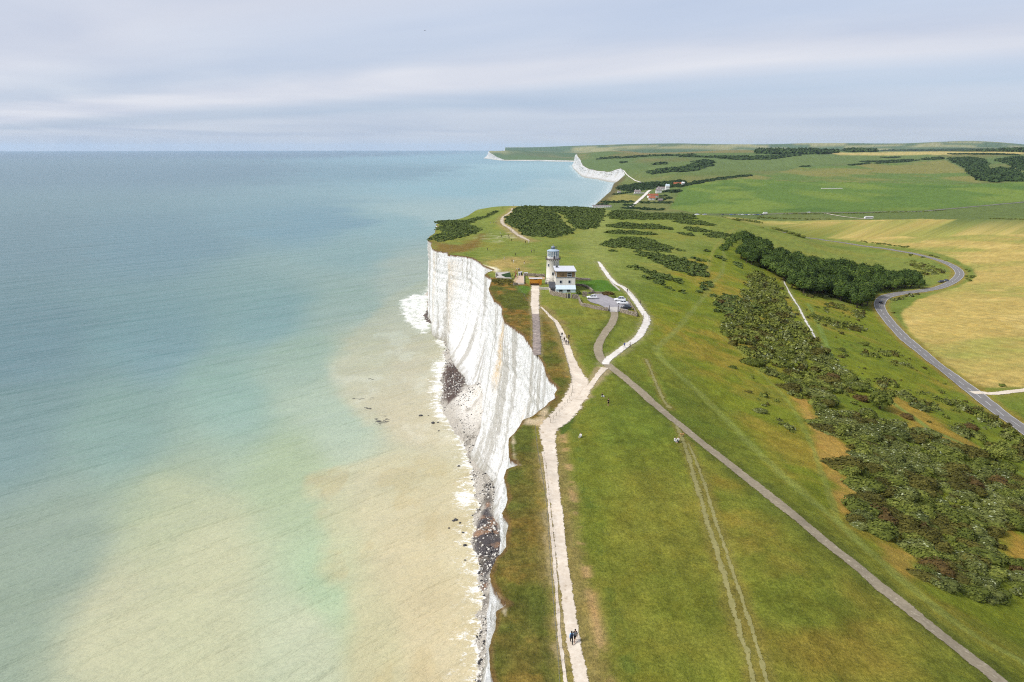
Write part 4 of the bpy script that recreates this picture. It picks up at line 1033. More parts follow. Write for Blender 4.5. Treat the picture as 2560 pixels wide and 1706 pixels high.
# a few that stand alone
for (px, py, r, h, kd, lab) in [(2285,1378,2.6,2.5,"fleck","lone round shrub in straw grass at the foot of the big thicket"),(2266,1045,2.0,1.5,"rust","low rusty shrub beside the green footpath below the lone tree"),
    (2426,1073,2.3,1.9,"rust","dark purplish-brown dome shrub in rough grass between footpath and road"),(2155,1002,2.4,2.2,"rust","brown shrub close against the left of the lone round tree"),(2300,1024,2.6,2.4,"fleck","bushy green shrub in straw grass between lone tree and road"),
    (2041,795,2.5,2.2,"green","dark round bush just right of the white chalk track on the slope"),(2155,862,2.2,1.7,"green","small dark bush in open grass between chalk track and road"),(2100,876,2.0,1.5,"green","small green bush at the fork of the grassy track on the slope"),
    (1829,920,1.3,1.0,"green","tiny dark bush alone on the mown slope near the narrow footpath"),(1870,981,1.0,.8,"olive","tiny brown bush on the grass slope below the straight scrub edge"),(1898,1030,1.5,1.1,"fleck","low tuft of bramble on the bright green slope")]:
    q = P1(px, py); shrub(kd, q[0], q[1], r, h, lab, None)

# ---- trees
def tree_mesh(seed, n, rc, hc, th, mat, leaf):
    """crown around a set of limbs; returns crown mesh and trunk mesh"""
    crown = meshof("tree_crown", [tuple([a if i else a + np.array([0, 0, th]) for i, a in enumerate(leafy(n, (rc, rc, hc), leaf, seed, 9, low=-.45, ragged=.2))]),
                                  tuple([a if i else a + np.array([0, 0, th]) for i, a in enumerate(lobed((rc * .95, rc * .95, hc * .92), seed, 9, .9))])], mat)
    g = random.Random(seed); bm = bmesh.new()
    def limb(p, q, r0, r1, m=7):
        p = Vector(p); q = Vector(q); ax = (q - p).normalized(); s = ax.orthogonal().normalized(); u = ax.cross(s); rings = []
        for i in range(4):
            t_ = i / 3; c_ = p.lerp(q, t_) + Vector((g.uniform(-1, 1), g.uniform(-1, 1), 0)) * .06 * (0 < i < 3); r_ = r0 + (r1 - r0) * t_
            rings.append([bm.verts.new(c_ + (s * math.cos(a * 6.283 / m) + u * math.sin(a * 6.283 / m)) * r_) for a in range(m)])
        for i in range(3):
            for a in range(m): bm.faces.new((rings[i][a], rings[i][(a + 1) % m], rings[i + 1][(a + 1) % m], rings[i + 1][a]))
        bm.faces.new(rings[-1])
    limb((0, 0, -.4), (0, 0, th + hc * .25), .30 * rc / 3, .17 * rc / 3)
    for i in range(5):
        a = i * 1.256 + g.random(); limb((0, 0, th * .75 + .15 * i), (math.cos(a) * rc * .6, math.sin(a) * rc * .6, th + hc * .35 + g.random()), .12 * rc / 3, .04)
    tm = bpy.data.meshes.new("tree_trunk"); bm.to_mesh(tm); bm.free(); tm.materials.append(M_BARK)
    return crown, tm
TR = [tree_mesh(500 + i, 800, 3.9, 3.9 + .3 * i, 3.0, M_WOOD, .36) for i in range(4)]
def plant_tree(ms, x, y, s, label, group=None, name="tree"):
    t_ = empty(name, (x, y, float(H(x, y))), random.random() * 6.28, label, "tree", group)
    t_.scale = (s * random.uniform(.9, 1.12), s * random.uniform(.9, 1.12), s * random.uniform(.85, 1.15))
    link("crown", ms[0], None, t_); link("trunk", ms[1], None, t_)
    return t_
W = c7([(135,215),(230,140),(380,120),(560,150),(720,205),(950,245),(1150,300),(1200,340),(1380,385),(1470,420),(1525,480),(1400,520),(1290,530),(1180,600),(1130,640),(1060,648),(960,600),(840,565),(760,550),(600,530),(480,445),(390,375),(270,335),(150,280)])
wx_, wy_ = scatter(W, 5.9, 510)
od = np.argsort(wx_ ** 2 + wy_ ** 2)[:285]
for i in od:
    plant_tree(TR[random.randrange(4)], wx_[i], wy_[i], random.uniform(.85, 1.45), "broadleaf tree in the dense dark wood inside the bend of the road", "trees of the wood by the road bend")
LT = tree_mesh(540, 900, 3.0, 2.7, 1.5, M_GREEN, .22)
q = P1(2199, 1022); plant_tree(LT, q[0], q[1], 1.25, "lone round dark tree standing on the slope above the pale footpath")
q = P1(2490, 1152); plant_tree(LT, q[0], q[1], 1.2, "low broad dark tree at the right edge of the scrub near the road")
for i, (px, py, s) in enumerate([(2008,716,.75),(2060,735,.8)]):
    q = P1(px, py); plant_tree(TR[i], q[0], q[1], s, ["small bright green tree at the wood's lower edge beside the chalk track", "small round tree at the wood's lower corner above open grass"][i])

# ---- gorse and heath on the headland, read as one cover
H1 = c4([(1090,240),(1180,180),(1240,120),(1330,85),(1500,95),(1600,140),(1780,180),(1870,280),(1900,350),(2000,400),(1990,440),(1900,485),(1700,505),(1480,500),(1320,470),(1270,410),(1180,345),(1110,315),(1085,280)])
H2 = [(1346,517),(1378,518),(1434,520),(1500,523),(1508,534),(1503,550),(1496,560),(1479,573),(1458,574),(1436,572),(1421,556),(1406,536),(1378,528)]
H3 = c4([(150,320),(220,295),(430,275),(560,280),(640,250),(800,220),(930,150),(1000,150),(930,210),(720,270),(600,335),(720,365),(780,405),(700,445),(560,485),(460,525),(300,545),(200,565),(75,545),(75,525),(130,475),(210,445),(330,445),(175,415),(165,395),(230,345)])
heath = [(H1,3.2,.95,1.3,1.0),(H2,3.4,.95,1.3,1.0),(H3,3.0,.8,1.2,.8)]
for L_ in ([(240,5),(600,-12),(1400,-5),(1475,45),(1200,48),(900,52),(600,52),(400,47),(260,42)], [(200,142),(400,95),(600,115),(900,125),(1060,155),(1190,202),(900,190),(650,185),(380,175),(270,168)], [(160,235),(380,205),(640,225),(820,238),(980,273),(700,270),(450,258),(250,253)],
    [(120,385),(280,335),(500,300),(700,310),(830,345),(900,375),(1060,415),(1130,465),(1050,520),(850,502),(560,462),(300,447),(130,415)], [(540,490),(700,505),(880,530),(1100,565),(1400,645),(1600,725),(1620,865),(1450,855),(1200,785),(900,655),(680,575)],
    [(480,690),(620,705),(800,775),(1100,855),(1300,925),(1200,935),(900,885),(650,765),(480,715)], [(720,855),(900,885),(1100,995),(1300,1083),(1150,1055),(960,975),(780,895)], [(1120,85),(1500,85),(1750,128),(1700,142),(1400,130)], [(1260,160),(1450,160),(1680,218),(1650,234),(1400,225)],
    [(1190,235),(1400,258),(1430,284),(1300,284)], [(1550,262),(1750,225),(1950,268),(1850,325),(1650,305)], [(1390,588),(1600,608),(1650,652),(1500,634)], [(1480,970),(1650,930),(1650,988),(1560,1065),(1420,1093)], [(1660,1110),(1750,1100),(1770,1140),(1680,1145)], [(1700,1230),(1820,1100),(2000,1130),(2300,1265),(2370,1360),(1750,1360)],
    [(1985,650),(2080,665),(2130,745),(2040,720)], [(1200,470),(1270,472),(1275,498),(1215,495)], [(1530,475),(1610,478),(1600,500),(1540,497)], [(1730,560),(1820,580),(1830,625),(1750,600)], [(200,490),(330,488),(320,510),(210,505)], [(880,640),(1040,650),(1050,668),(900,655)]):
    heath.append((e5(L_), 2.6, .85, 1.35, 1.1))
for L_ in ([(340,895),(500,830),(700,810),(950,830),(1060,855),(960,885),(1400,880),(1700,898),(1850,890),(2090,910),(2190,990),(1900,1012),(1500,1002),(900,1002),(500,1000),(400,962)], [(1650,1045),(2000,1035),(2353,1055),(2353,1092),(1900,1085)]):
    heath.append((bg_(L_), 3.2, .8, 1.6, 1.2))
items = []
for i, (pl, gap, kp, r, h) in enumerate(heath):
    x, y = scatter(pl, gap, 600 + i, kp); g = np.random.default_rng(650 + i)
    if i < 2:
        m = segdist(x, y, tracks['gap']) > 2.6; x, y = x[m], y[m]
    z = H(x, y)
    items.append([(a, b, c_, gap * .62 * r * g.uniform(.6, 1.15), gap * .5 * h * g.uniform(.5, 1.2)) for a, b, c_ in zip(x, y, z)])
names = ["dark gorse thicket covering the headland left of the grassy gap", "dark gorse thicket on the headland beside the grassy gap", "low windswept gorse along the seaward cliff edge"]
for i in range(3): mass("gorse_thicket", M_HEATH, items[i], loy, names[i], "gorse")
mass("gorse_patches", M_HEATH, sum(items[3:], []), loy, "lens-shaped gorse patches scattered over the grassy hill", "gorse")
# sunken hollow with bushes beside the wood
x, y = scatter(e5([(1800,450),(1950,300),(2100,225),(2160,230),(2150,275),(2000,365),(1880,480),(1830,515)]), 2.8, 700)
mass("hollow_scrub", M_WOOD, [(a, b, float(H(a, b)), 1.9, 2.2) for a, b in zip(x, y)], loy2, "dark bushes filling the sunken track by the wood", "scrub")
x, y = scatter([(1232,699),(1262,699),(1283,702),(1284,714),(1262,714),(1234,712)], 1.5, 705, .8)
mass("bank_scrub", M_OLIVE, [(a, b, float(H(a, b)), random.uniform(.6, 1.2), random.uniform(.4, .8)) for a, b in zip(x, y)], loy2, "dark rough scrub on the bank below the cliff terrace", "scrub")
# hillocks along the skyline of the slope
x = []; 
for (px, py, r) in [(1938,572,2.6),(1950,575,2.4),(1963,578,2.0),(1975,583,2.2),(1990,588,2.4),(2005,592,2.2),(1832,548,1.6),(1842,550,1.8),(1905,568,1.4)]:
    q = P1(px, py + 2); shrub("green", q[0], q[1], r * 1.4, r * 1.2, "dark bush on the hill crest against the yellow field behind", "bushes on the hill crest")

# ---- far woods and hedges
def farmass(name, pls, gap, r, h, seed, label, keep=.95, mat=M_FARWOOD):
    it = []
    for i, pl in enumerate(pls):
        x, y = scatter(pl, gap, seed + i, keep); g = np.random.default_rng(seed + i)
        it += [(a, b, c_, r * g.uniform(.7, 1.3), h * g.uniform(.6, 1.2)) for a, b, c_ in zip(x, y, H(x, y))]
    return mass(name, mat, it, loy, label, "wood")
f4 = lambda L_: [(2000 + u / 4.202, 350 + v / 4.202) for u, v in L_]
f3 = lambda L_: [(1400 + u / 3.922, 350 + v / 3.922) for u, v in L_]
farmass("valley_wood", [f4([(1560,200),(1660,200),(1800,195),(1940,215),(1960,300),(2000,330),(2100,300),(2250,330),(2360,400),(2460,380),(2460,450),(2180,435),(2050,450),(1900,430),(1800,370),(1780,320),(1700,270)]), f4([(1270,205),(1480,190),(1490,206),(1300,214)]), f4([(2060,215),(2250,195),(2500,190),(2500,350),(2350,320),(2200,260)])], 11, 9, 10, 720, "dark wood in the side valley beyond the pastures")
farmass("ridge_wood", [f4([(-450,125),(-440,150),(0,155),(240,150),(420,132),(240,128)]), f4([(420,118),(760,121),(780,128),(500,130)]), f4([(770,121),(1400,122),(2360,132),(2500,132),(2500,120),(1400,116)])], 22, 20, 22, 740, "dark line of woodland along the far ridge")
farmass("down_scrub", [f3([(820,325),(1000,290),(1220,270),(1500,225),(1500,255),(1390,265),(1330,310),(1000,335)]), f3([(1280,225),(1400,205),(1500,215),(1480,240)]), f3([(560,222),(660,222),(640,230)]), f3([(1150,168),(1500,165),(1900,165),(2100,160),(2353,135),(2353,150),(2100,190),(1700,195),(1500,178)]), f3([(860,240),(1000,232),(1020,240),(880,246)]), f3([(340,185),(700,168),(1150,155),(1300,150),(1300,160),(700,178),(380,192)])], 17, 14, 9, 760, "patches of scrub on the far downs", .8)
farmass("gap_trees", [bg_([(560,320),(900,270),(1400,230),(1880,190),(1950,215),(1960,290),(1930,320),(1860,330),(1640,330),(1600,350),(1540,330),(1400,310),(1200,370),(900,410),(640,395),(570,365)]), bg_([(1500,400),(1700,395),(1850,410),(1800,440),(1560,440)])], 8, 6.5, 6, 780, "dark trees and scrub around the hamlet in the gap")
farmass("gap_hedges", [bg_([(190,630),(560,625),(780,605),(840,610),(860,640),(600,655),(330,660)]), bg_([(420,480),(560,455),(700,440),(880,410),(890,425),(700,460),(430,495)]), bg_([(690,690),(860,690),(840,730),(700,720)]), bg_([(1180,510),(1560,500),(1560,520),(1200,535)]), bg_([(1330,570),(1680,545),(1700,560),(1400,600)]), bg_([(560,760),(1100,760),(1500,790),(1600,800),(1500,810),(900,790),(560,785)]), bg_([(900,640),(1640,640),(1640,665),(1000,660)]), bg_([(80,690),(300,670),(330,690),(120,715)])], 7, 5, 3.5, 800, "hedges and bushes between the plots in the gap", .75)
farmass("field_hedges", [[(1709,466),(1740,461),(1873,440.5),(1873,438.5),(1740,456),(1709,462)], f4([(520,268),(740,243),(740,248),(530,274)]), f4([(800,243),(1250,212),(1250,218),(810,250)]), f4([(0,278),(100,276),(100,283),(0,285)]), f4([(640,228),(1100,210),(1200,206),(1180,214),(650,234)]), f4([(870,186),(1040,180),(1040,188),(890,196)]), f4([(1560,148),(1930,145),(2300,158),(2300,164),(1900,156),(1600,156)])], 9, 8, 5, 830, "dark hedges dividing the far fields", .9)
farmass("headland_scrub", [f3([(-480,250),(-330,255),(-330,268),(-430,268)])], 40, 30, 14, 850, "dark scrub on the far headland", .5)
it = []
for pl in [[(1800,543.5),(1900,546),(1985,549),(2080,549.5),(2080,548),(1985,547),(1900,543)], [(1840,546),(1870,550),(1900,556),(1905,560),(1860,553)], [(2470,548),(2600,552),(2600,550),(2470,546.5)], [(1960,536.5),(2140,535),(2360,527),(2360,525.5),(2140,533.5),(1960,535)],
           [(2397,961),(2424,985),(2428,990),(2395,966)], [(2440,967),(2475,971),(2520,968),(2600,960),(2600,956),(2520,964),(2460,967)], [(2270,640),(2330,648),(2420,690),(2426,705),(2434,700),(2425,675),(2340,640),(2270,634)], [(2150,606),(2260,620),(2270,617),(2150,603)]]:
    x, y = scatter(pl, 3.0, 860 + len(it), .5); it += [(a, b, c_, 2.0 * random.uniform(.5, 1.1), 1.3 * random.uniform(.5, 1.2)) for a, b, c_ in zip(x, y, H(x, y))]
mass("verge_scrub", M_GREEN, it, loy, "ragged low scrub along the field and road edges", "scrub")
# ------------------------------------------------------------------ built things
class MB:
    def __init__(s): s.bm = bmesh.new()
    def box(s, x0, x1, y0, y1, z0, z1, bev=0.0):
        r = bmesh.ops.create_cube(s.bm, size=1.0)["verts"]
        for v in r: v.co = Vector(((x0 + x1) / 2 + v.co.x * (x1 - x0), (y0 + y1) / 2 + v.co.y * (y1 - y0), (z0 + z1) / 2 + v.co.z * (z1 - z0)))
        if bev:
            es = {e for v in r for e in v.link_edges}
            bmesh.ops.bevel(s.bm, geom=list(es), offset=bev, segments=2, affect='EDGES')
        return s
    def lathe(s, prof, n=28, c=(0, 0, 0), caps=True):
        rings = [[s.bm.verts.new((c[0] + r * math.cos(a * 2 * math.pi / n), c[1] + r * math.sin(a * 2 * math.pi / n), c[2] + z)) for a in range(n)] for r, z in prof]
        for a, b in zip(rings, rings[1:]):
            for i in range(n): s.bm.faces.new((a[i], a[(i + 1) % n], b[(i + 1) % n], b[i]))
        if caps:
            s.bm.faces.new(rings[0][::-1]); s.bm.faces.new(rings[-1])
        return s
    def tube(s, pts, r, n=6):
        pts = [Vector(p) for p in pts]; rings = []
        for i, p in enumerate(pts):
            ax = (pts[min(i + 1, len(pts) - 1)] - pts[max(i - 1, 0)]).normalized()
            u = ax.orthogonal().normalized() if abs(ax.z) > .9 else Vector((0, 0, 1)).cross(ax).normalized(); w = ax.cross(u)
            rr = r[i] if hasattr(r, '__len__') else r
            rings.append([s.bm.verts.new(p + (u * math.cos(a * 6.28319 / n) + w * math.sin(a * 6.28319 / n)) * rr) for a in range(n)])
        for a, b in zip(rings, rings[1:]):
            for i in range(n): s.bm.faces.new((a[i], a[(i + 1) % n], b[(i + 1) % n], b[i]))
        s.bm.faces.new(rings[0][::-1]); s.bm.faces.new(rings[-1])
        return s
    def poly(s, vs, faces):
        b = [s.bm.verts.new(v) for v in vs]
        for f in faces: s.bm.faces.new([b[i] for i in f])
        return s
    def prism(s, prof, x0, x1):            # profile in (y,z), swept along x
        n = len(prof); a = [s.bm.verts.new((x0, y, z)) for y, z in prof]; b = [s.bm.verts.new((x1, y, z)) for y, z in prof]
        for i in range(n): s.bm.faces.new((a[i], a[(i + 1) % n], b[(i + 1) % n], b[i]))
        s.bm.faces.new(a[::-1]); s.bm.faces.new(b)
        return s
    def build(s, name, mat, parent=None, smooth=False):
        bmesh.ops.recalc_face_normals(s.bm, faces=s.bm.faces)
        me = bpy.data.meshes.new(name); s.bm.to_mesh(me); s.bm.free()
        if smooth: me.polygons.foreach_set("use_smooth", np.ones(len(me.polygons), bool))
        me.materials.append(mat)
        return link(name, me, None, parent)
M_RENDER = plain("weathered_cream_render", srgb(226, 221, 210, .82), .85, .14, .8)
M_WHITEW = plain("white_paint", srgb(232, 232, 230, .82), .6, .07, 1.5)
M_WHITEB = plain("bluish_white_cladding", srgb(206, 222, 232, .82), .5, .06, 1.5)
M_TIMBER = plain("brown_timber", srgb(158, 132, 98, .75), .8, .22, 4)
M_ROOFG = plain("pale_roof_felt", srgb(212, 214, 220, .82), .7, .08, 1.2)
M_GREYM = plain("grey_metal", srgb(150, 160, 170, .7), .45, .1, 2, .3)
M_BLUEM = plain("blue_grey_lantern_paint", srgb(172, 190, 204, .78), .45, .1, 2)
M_DARK = plain("dark_slate", srgb(84, 86, 92, .65), .7, .2, 3)
M_ORANGE = plain("orange_stained_boards", srgb(214, 146, 44, .8), .7, .14, 5)
M_BROWN = plain("dark_brown_boards", srgb(64, 44, 40, .6), .7, .2, 5)
M_IRON = plain("rusty_iron", srgb(110, 84, 66, .6), .7, .25, 8)
M_POST = plain("weathered_post_wood", srgb(150, 138, 116, .7), .85, .25, 9)
M_WIRE = plain("fence_wire", srgb(150, 156, 146, .7), .5, .1, 4, .4)
M_CONCR = plain("pale_concrete", srgb(196, 190, 182, .78), .85, .12, 1.3)
k = NT("window_glass"); k.base(srgb(40, 52, 66, .7)); k.set(Roughness=.08, Specular_IOR_Level=.6); M_GLASS = k.m
k = NT("lantern_glazing"); k.base(srgb(120, 146, 156, .75)); k.set(Roughness=.12, Specular_IOR_Level=.6); M_LANT = k.m
k = NT("flint_stone"); p = k.obj()
vo = k.add("ShaderNodeTexVoronoi"); k.put(vo.inputs["Vector"], k.map(p, (2.6, 2.6, 4.2))); vo.inputs["Scale"].default_value = 1.0
c = k.mix(k.mr(k.noise(p, 1.6, 5, .7), .3, .7), srgb(158, 144, 126, .66), srgb(206, 194, 176, .78))
c = k.mix(k.mr(vo.outputs["Distance"], .25, .6, 0, .75), c, srgb(104, 92, 80, .6)); k.base(c)
k.put(k.b.inputs["Normal"], k.bump(vo.outputs["Distance"], .1, .8)); M_STONE = k.m

M_BOULD = plain("chalk_boulder", srgb(216, 212, 204, .82), .9, .2, 1.5)
def sills(f, x0, x1, z0, z1, y, t, par, glassmat=None):
    """a framed window on a wall that faces the viewer (-Y): frame part with a glass pane under it"""
    m = MB(); w = .09
    m.box(x0 - w, x1 + w, y - t, y + .02, z1, z1 + w).box(x0 - w, x1 + w, y - t - .03, y + .02, z0 - w, z0).box(x0 - w, x0, y - t, y + .02, z0, z1).box(x1, x1 + w, y - t, y + .02, z0, z1)
    fr = m.build(f, M_WHITEW, par)
    MB().box(x0, x1, y - t * .4, y + .015, z0, z1).build("pane", glassmat or M_GLASS, fr)
    return fr

# the lighthouse
q = P1(1381.5, 708); LX, LY, LZ = q
def zat(py, Y_, px=1381.5): return float(aty(px, py, Y_)[1])
T = empty("lighthouse", (LX, LY, LZ - .5), 0, "round cream lighthouse tower with white glazed lantern beside the chalk cliff edge", "lighthouse")
zg = zat(647, LY) - LZ + .5
m = MB().lathe([(3.25, 0), (3.2, 1.0), (3.05, 2.2), (2.98, 2.25), (2.88, zg * .6), (2.78, zg - .75), (2.95, zg - .6), (2.95, zg - .45), (3.1, zg - .3), (3.1, zg - .06)], 40)
tw = m.build("tower", M_RENDER, T, True)
MB().lathe([(3.0, zg - .06), (3.35, zg - .04), (3.38, zg + .12), (3.0, zg + .14)], 40).build("gallery", plain("gallery_stone", srgb(120, 108, 100, .65), .8, .2, 2), T)
m = MB()
for i in range(20):
    a = i * math.pi / 10; m.tube([(2.9 * math.cos(a), 2.9 * math.sin(a), zg - .55), (3.25 * math.cos(a), 3.25 * math.sin(a), zg - .06)], .1, 5)
m.build("corbels", M_IRON, T)
m = MB()
for zz_ in (zg + .55, zg + 1.05): m.tube([(3.28 * math.cos(a * math.pi / 16), 3.28 * math.sin(a * math.pi / 16), zz_) for a in range(33)], .035, 5)
for i in range(16):
    a = i * math.pi / 8; m.tube([(3.28 * math.cos(a), 3.28 * math.sin(a), zg + .1), (3.28 * math.cos(a), 3.28 * math.sin(a), zg + 1.08)], .04, 5)
m.build("railing", M_IRON, T)
RL = 2.55
MB().lathe([(RL + .04, zg + .14), (RL + .04, zg + 1.15), (RL - .1, zg + 1.16)], 16).build("lantern_wall", M_WHITEW, T)
ln = MB().lathe([(RL - .12, zg + 1.15), (RL - .12, zg + 3.45)], 16).build("lantern_glass", M_LANT, T)
m = MB()
for i in range(16):
    a = (i + .0) * math.pi / 8; m.tube([(RL * math.cos(a), RL * math.sin(a), zg + 1.1), (RL * math.cos(a), RL * math.sin(a), zg + 3.5)], .11, 4)
for zz_ in (1.75, 2.35, 2.9): m.tube([((RL - .02) * math.cos(a * math.pi / 8), (RL - .02) * math.sin(a * math.pi / 8), zg + zz_) for a in range(17)], .05, 4)
m.build("glazing_bars", M_WHITEW, T)
a = -math.pi / 2 + .15
dr = MB().box(-.32, .32, -.05, .05, 0, 1.35).build("door", M_DARK, T); dr.location = ((RL + .05) * math.cos(a), (RL + .05) * math.sin(a), zg + .16); dr.rotation_euler = (0, 0, .15)
MB().lathe([(RL + .18, zg + 3.42), (RL + .2, zg + 3.6), (1.9, zg + 4.0), (.95, zg + 4.3)], 16).build("lantern_roof", M_BLUEM, T)
cw = MB().lathe([(.95, zg + 4.28), (.98, zg + 4.95), (1.1, zg + 5.0), (.95, zg + 5.25), (.5, zg + 5.55), (.2, zg + 5.7)], 16).build("cowl", M_GREYM, T, True)
MB().tube([(0, 0, zg + 5.65), (0, 0, zg + 6.35)], [.09, .05]).lathe([(.02, zg + 6.05), (.16, zg + 6.15), (.16, zg + 6.25), (.02, zg + 6.35)], 8).build("finial", M_GREYM, cw)
MB().tube([(1.55, -.4, zg + 4.1), (1.55, -.4, zg + 5.1)], .12, 6).box(1.4, 1.7, -.5, -.3, zg + 5.0, zg + 5.35).build("aerial", M_DARK, T)
for (ang, zz_) in ((-1.62, zg * .40), (-2.35, zg * .72)):
    w_ = MB().box(-.42, .42, -.08, .3, 0, 1.35).build("window", M_WHITEW, T); w_.location = (2.93 * math.cos(ang), 2.93 * math.sin(ang), zz_); w_.rotation_euler = (0, 0, ang + math.pi / 2)
    p_ = MB().box(-.30, .30, -.11, -.085, .1, 1.25).build("pane", M_GLASS, w_)
m = MB()
for zz_ in (1.15, 2.1, 3.2): m.tube([(3.42 * math.cos(a * .1 - 2.9), 3.42 * math.sin(a * .1 - 2.9), zz_ + a * .012) for a in range(29)], .05, 5)
for i in range(8):
    a = -2.9 + i * .4; m.tube([(3.42 * math.cos(a), 3.42 * math.sin(a), .0), (3.42 * math.cos(a), 3.42 * math.sin(a), 3.3)], .05, 5)
m.build("lower_railing", M_IRON, T)
MB().tube([(.55, -2.98, 1.0), (.5, -2.86, zg * .6), (.48, -2.82, zg - .7)], .05, 5).build("downpipe", M_DARK, T)

# the flat-roofed house built against it
q = P1(1428, 732.5); HZ = q[2] - .1; HY = q[1] + 3.0
hx0 = float(atz(1389.5, 727, HZ)[0]) * HY / atz(1389.5, 727, HZ)[1]; hx1 = float(atz(1437.5, 727, HZ)[0]) * HY / atz(1437.5, 727, HZ)[1]
hx0, hx1 = float(hx0), float(hx1); W_ = hx1 - hx0; HD = 12.0
zr = float(aty(1430, 677.5, HY)[1]) - HZ
B = empty("house", (hx0, HY, HZ), 0, "square three-storey house with flat pale roof built against the lighthouse tower", "house")
z1 = float(aty(1430, 713, HY)[1]) - HZ; z2 = float(aty(1430, 694.5, HY)[1]) - HZ
MB().box(0, W_, 0, HD, -.5, z2 - .15).build("lower_wall", M_RENDER, B)
MB().box(-.06, W_ + .06, -.08, HD + .06, z2 - .15, z2 + .12).build("ledge", M_GREYM, B)
MB().box(.12, W_ - .12, .12, HD - .1, z2 + .12, zr - .22).build("upper_wall", M_TIMBER, B)
m = MB()
for xx in (0, W_ - .2): m.box(xx, xx + .22, -.02, .2, z2 + .12, zr - .22)
m.build("corner_post", M_WHITEW, B)
MB().box(-.55, W_ + .4, -.75, HD + .4, zr - .22, zr + .06, .04).build("roof", M_ROOFG, B)
MB().box(-.45, W_ + .3, -.66, -.5, zr - .42, zr - .225).build("fascia", M_DARK, B)
MB().box(.35, 1.2, HD * .62, HD * .75, zr + .06, zr + .75).build("roof_vent", M_DARK, B)
for a, b in ((1.55, 2.45), (5.2, 6.1)): sills("window", a, b, z1 + .75, z1 + 1.95, 0, .1, B)
w_ = sills("window", 4.7, 6.5, z2 + .45, z2 + 2.0, .12, .12, B); MB().box(4.7, 6.5, -.05, .1, z2 + 1.15, z2 + 1.28).build("glazing_bar", M_WHITEW, w_)
MB().box(2.0, 3.2, -.02, .11, z2 + .8, z2 + .87).box(2.85, 2.95, -.02, .11, z2 + .9, z2 + 1.7).build("wall_bracket", M_DARK, B)
lz = z1 - .05
ext = MB().box(.0, W_, -2.6, -.005, -.5, lz - 1.2).build("lean_to", M_WHITEB, B)
MB().poly([(-.2, -2.85, lz - 1.2), (W_ + .12, -2.85, lz - 1.2), (W_ + .12, -.09, lz), (-.2, -.09, lz), (-.2, -2.85, lz - 1.32), (W_ + .12, -2.85, lz - 1.32), (W_ + .12, -.09, lz - .12), (-.2, -.09, lz - .12)],
          [(0, 1, 2, 3), (7, 6, 5, 4), (0, 4, 5, 1), (1, 5, 6, 2), (2, 6, 7, 3), (3, 7, 4, 0)]).build("roof", M_WHITEB, ext)
for a, b in ((1.2, 2.7), (4.4, 5.9)): sills("window", a, b, lz - 2.3, lz - 1.36, -2.6, .08, B)
# dark annex between tower and house
MB().box(-2.7, -.05, -1.5, 5.0, -.3, 2.1).build("annex", M_RENDER, B)
MB().poly([(-2.95, -1.75, 2.1), (.0, -1.75, 2.1), (.0, 5.0, 3.3), (-2.95, 5.0, 3.3), (-2.95, -1.75, 1.98), (.0, -1.75, 1.98), (.0, 5.0, 3.18), (-2.95, 5.0, 3.18)],
          [(0, 1, 2, 3), (7, 6, 5, 4), (0, 4, 5, 1), (1, 5, 6, 2), (2, 6, 7, 3), (3, 7, 4, 0)]).build("annex_roof", M_DARK, B)
MB().box(-2.2, -.5, -1.56, -1.49, -.3, 1.7).build("door", M_DARK, B)

# orange shed, its gate and the yard
q = P1(1340, 714); S_ = .165
sh = empty("shed", (q[0], q[1] + 1.6, q[2] - .15), 0, "orange boarded shed with flat grey roof at the head of the old broken road", "shed")
MB().box(-2.7, 2.6, 0, 2.0, 0, 2.75).build("wall", M_ORANGE, sh)
MB().box(-2.9, 2.85, -.2, 2.2, 2.75, 2.9).build("roof", M_ROOFG, sh)
MB().box(-.9, .5, -.04, .02, 2.4, 2.62).build("vent", M_DARK, sh)
MB().box(1.0, 2.3, -.05, .02, .05, 2.0).build("door", plain("orange_door_boards", srgb(196, 128, 36, .8), .7, .2, 9), sh)
gt = empty("gate", (q[0] - .4, q[1] - .6, q[2] - .05), 0, "dark brown boarded gate closing the old road below the orange shed", "gate")
m = MB()
for i in range(11): m.box(-1.85 + i * .31, -1.85 + i * .31 + .28, -.05, .05, .05, 1.1)
m.build("board_panel", M_BROWN, gt)
for xx in (-2.05, 1.62):
    MB().box(xx, xx + .2, -.1, .1, -.3, 1.6).build("post", M_BROWN, gt)

def wall(px, h, th, label, mat=M_STONE, name="stone_wall", cat="wall", world=None, group=None):
    p = (P(*np.array(px, float).T) if world is None else np.array(world))[:, :2]
    c = crom(np.column_stack([p, np.zeros(len(p))]), .6) if len(p) > 2 else np.linspace(p[0], p[1], max(2, int(np.linalg.norm(p[1] - p[0]) / .6)))
    c = c[:, :2]
    t = np.gradient(c, axis=0); t /= np.linalg.norm(t, axis=1)[:, None] + 1e-9; nr = np.stack([t[:, 1], -t[:, 0]], 1) * th / 2
    z = H(c[:, 0], c[:, 1]); hh = h * (1 + .06 * np.sin(np.arange(len(c)) * 1.7))
    vs = []
    for i in range(len(c)):
        for sg, zz_ in ((-1, z[i] - .5), (-1, z[i] + hh[i] - .08), (-.7, z[i] + hh[i]), (.7, z[i] + hh[i]), (1, z[i] + hh[i] - .08), (1, z[i] - .5)):
            vs.append((c[i, 0] + nr[i, 0] * sg, c[i, 1] + nr[i, 1] * sg, zz_))
    fs = []
    for i in range(len(c) - 1):
        for j in range(5): fs.append((i * 6 + j, i * 6 + j + 1, i * 6 + 7 + j, i * 6 + 6 + j))
    fs += [tuple(range(6)), tuple(range((len(c) - 1) * 6, len(c) * 6))[::-1]]
    b = MB().poly(vs, fs)
    return tag(b.build(name, mat), label, cat, group)
k3 = lambda L_: [(1330 + u / 8.114, 700 + v / 8.114) for u, v in L_]
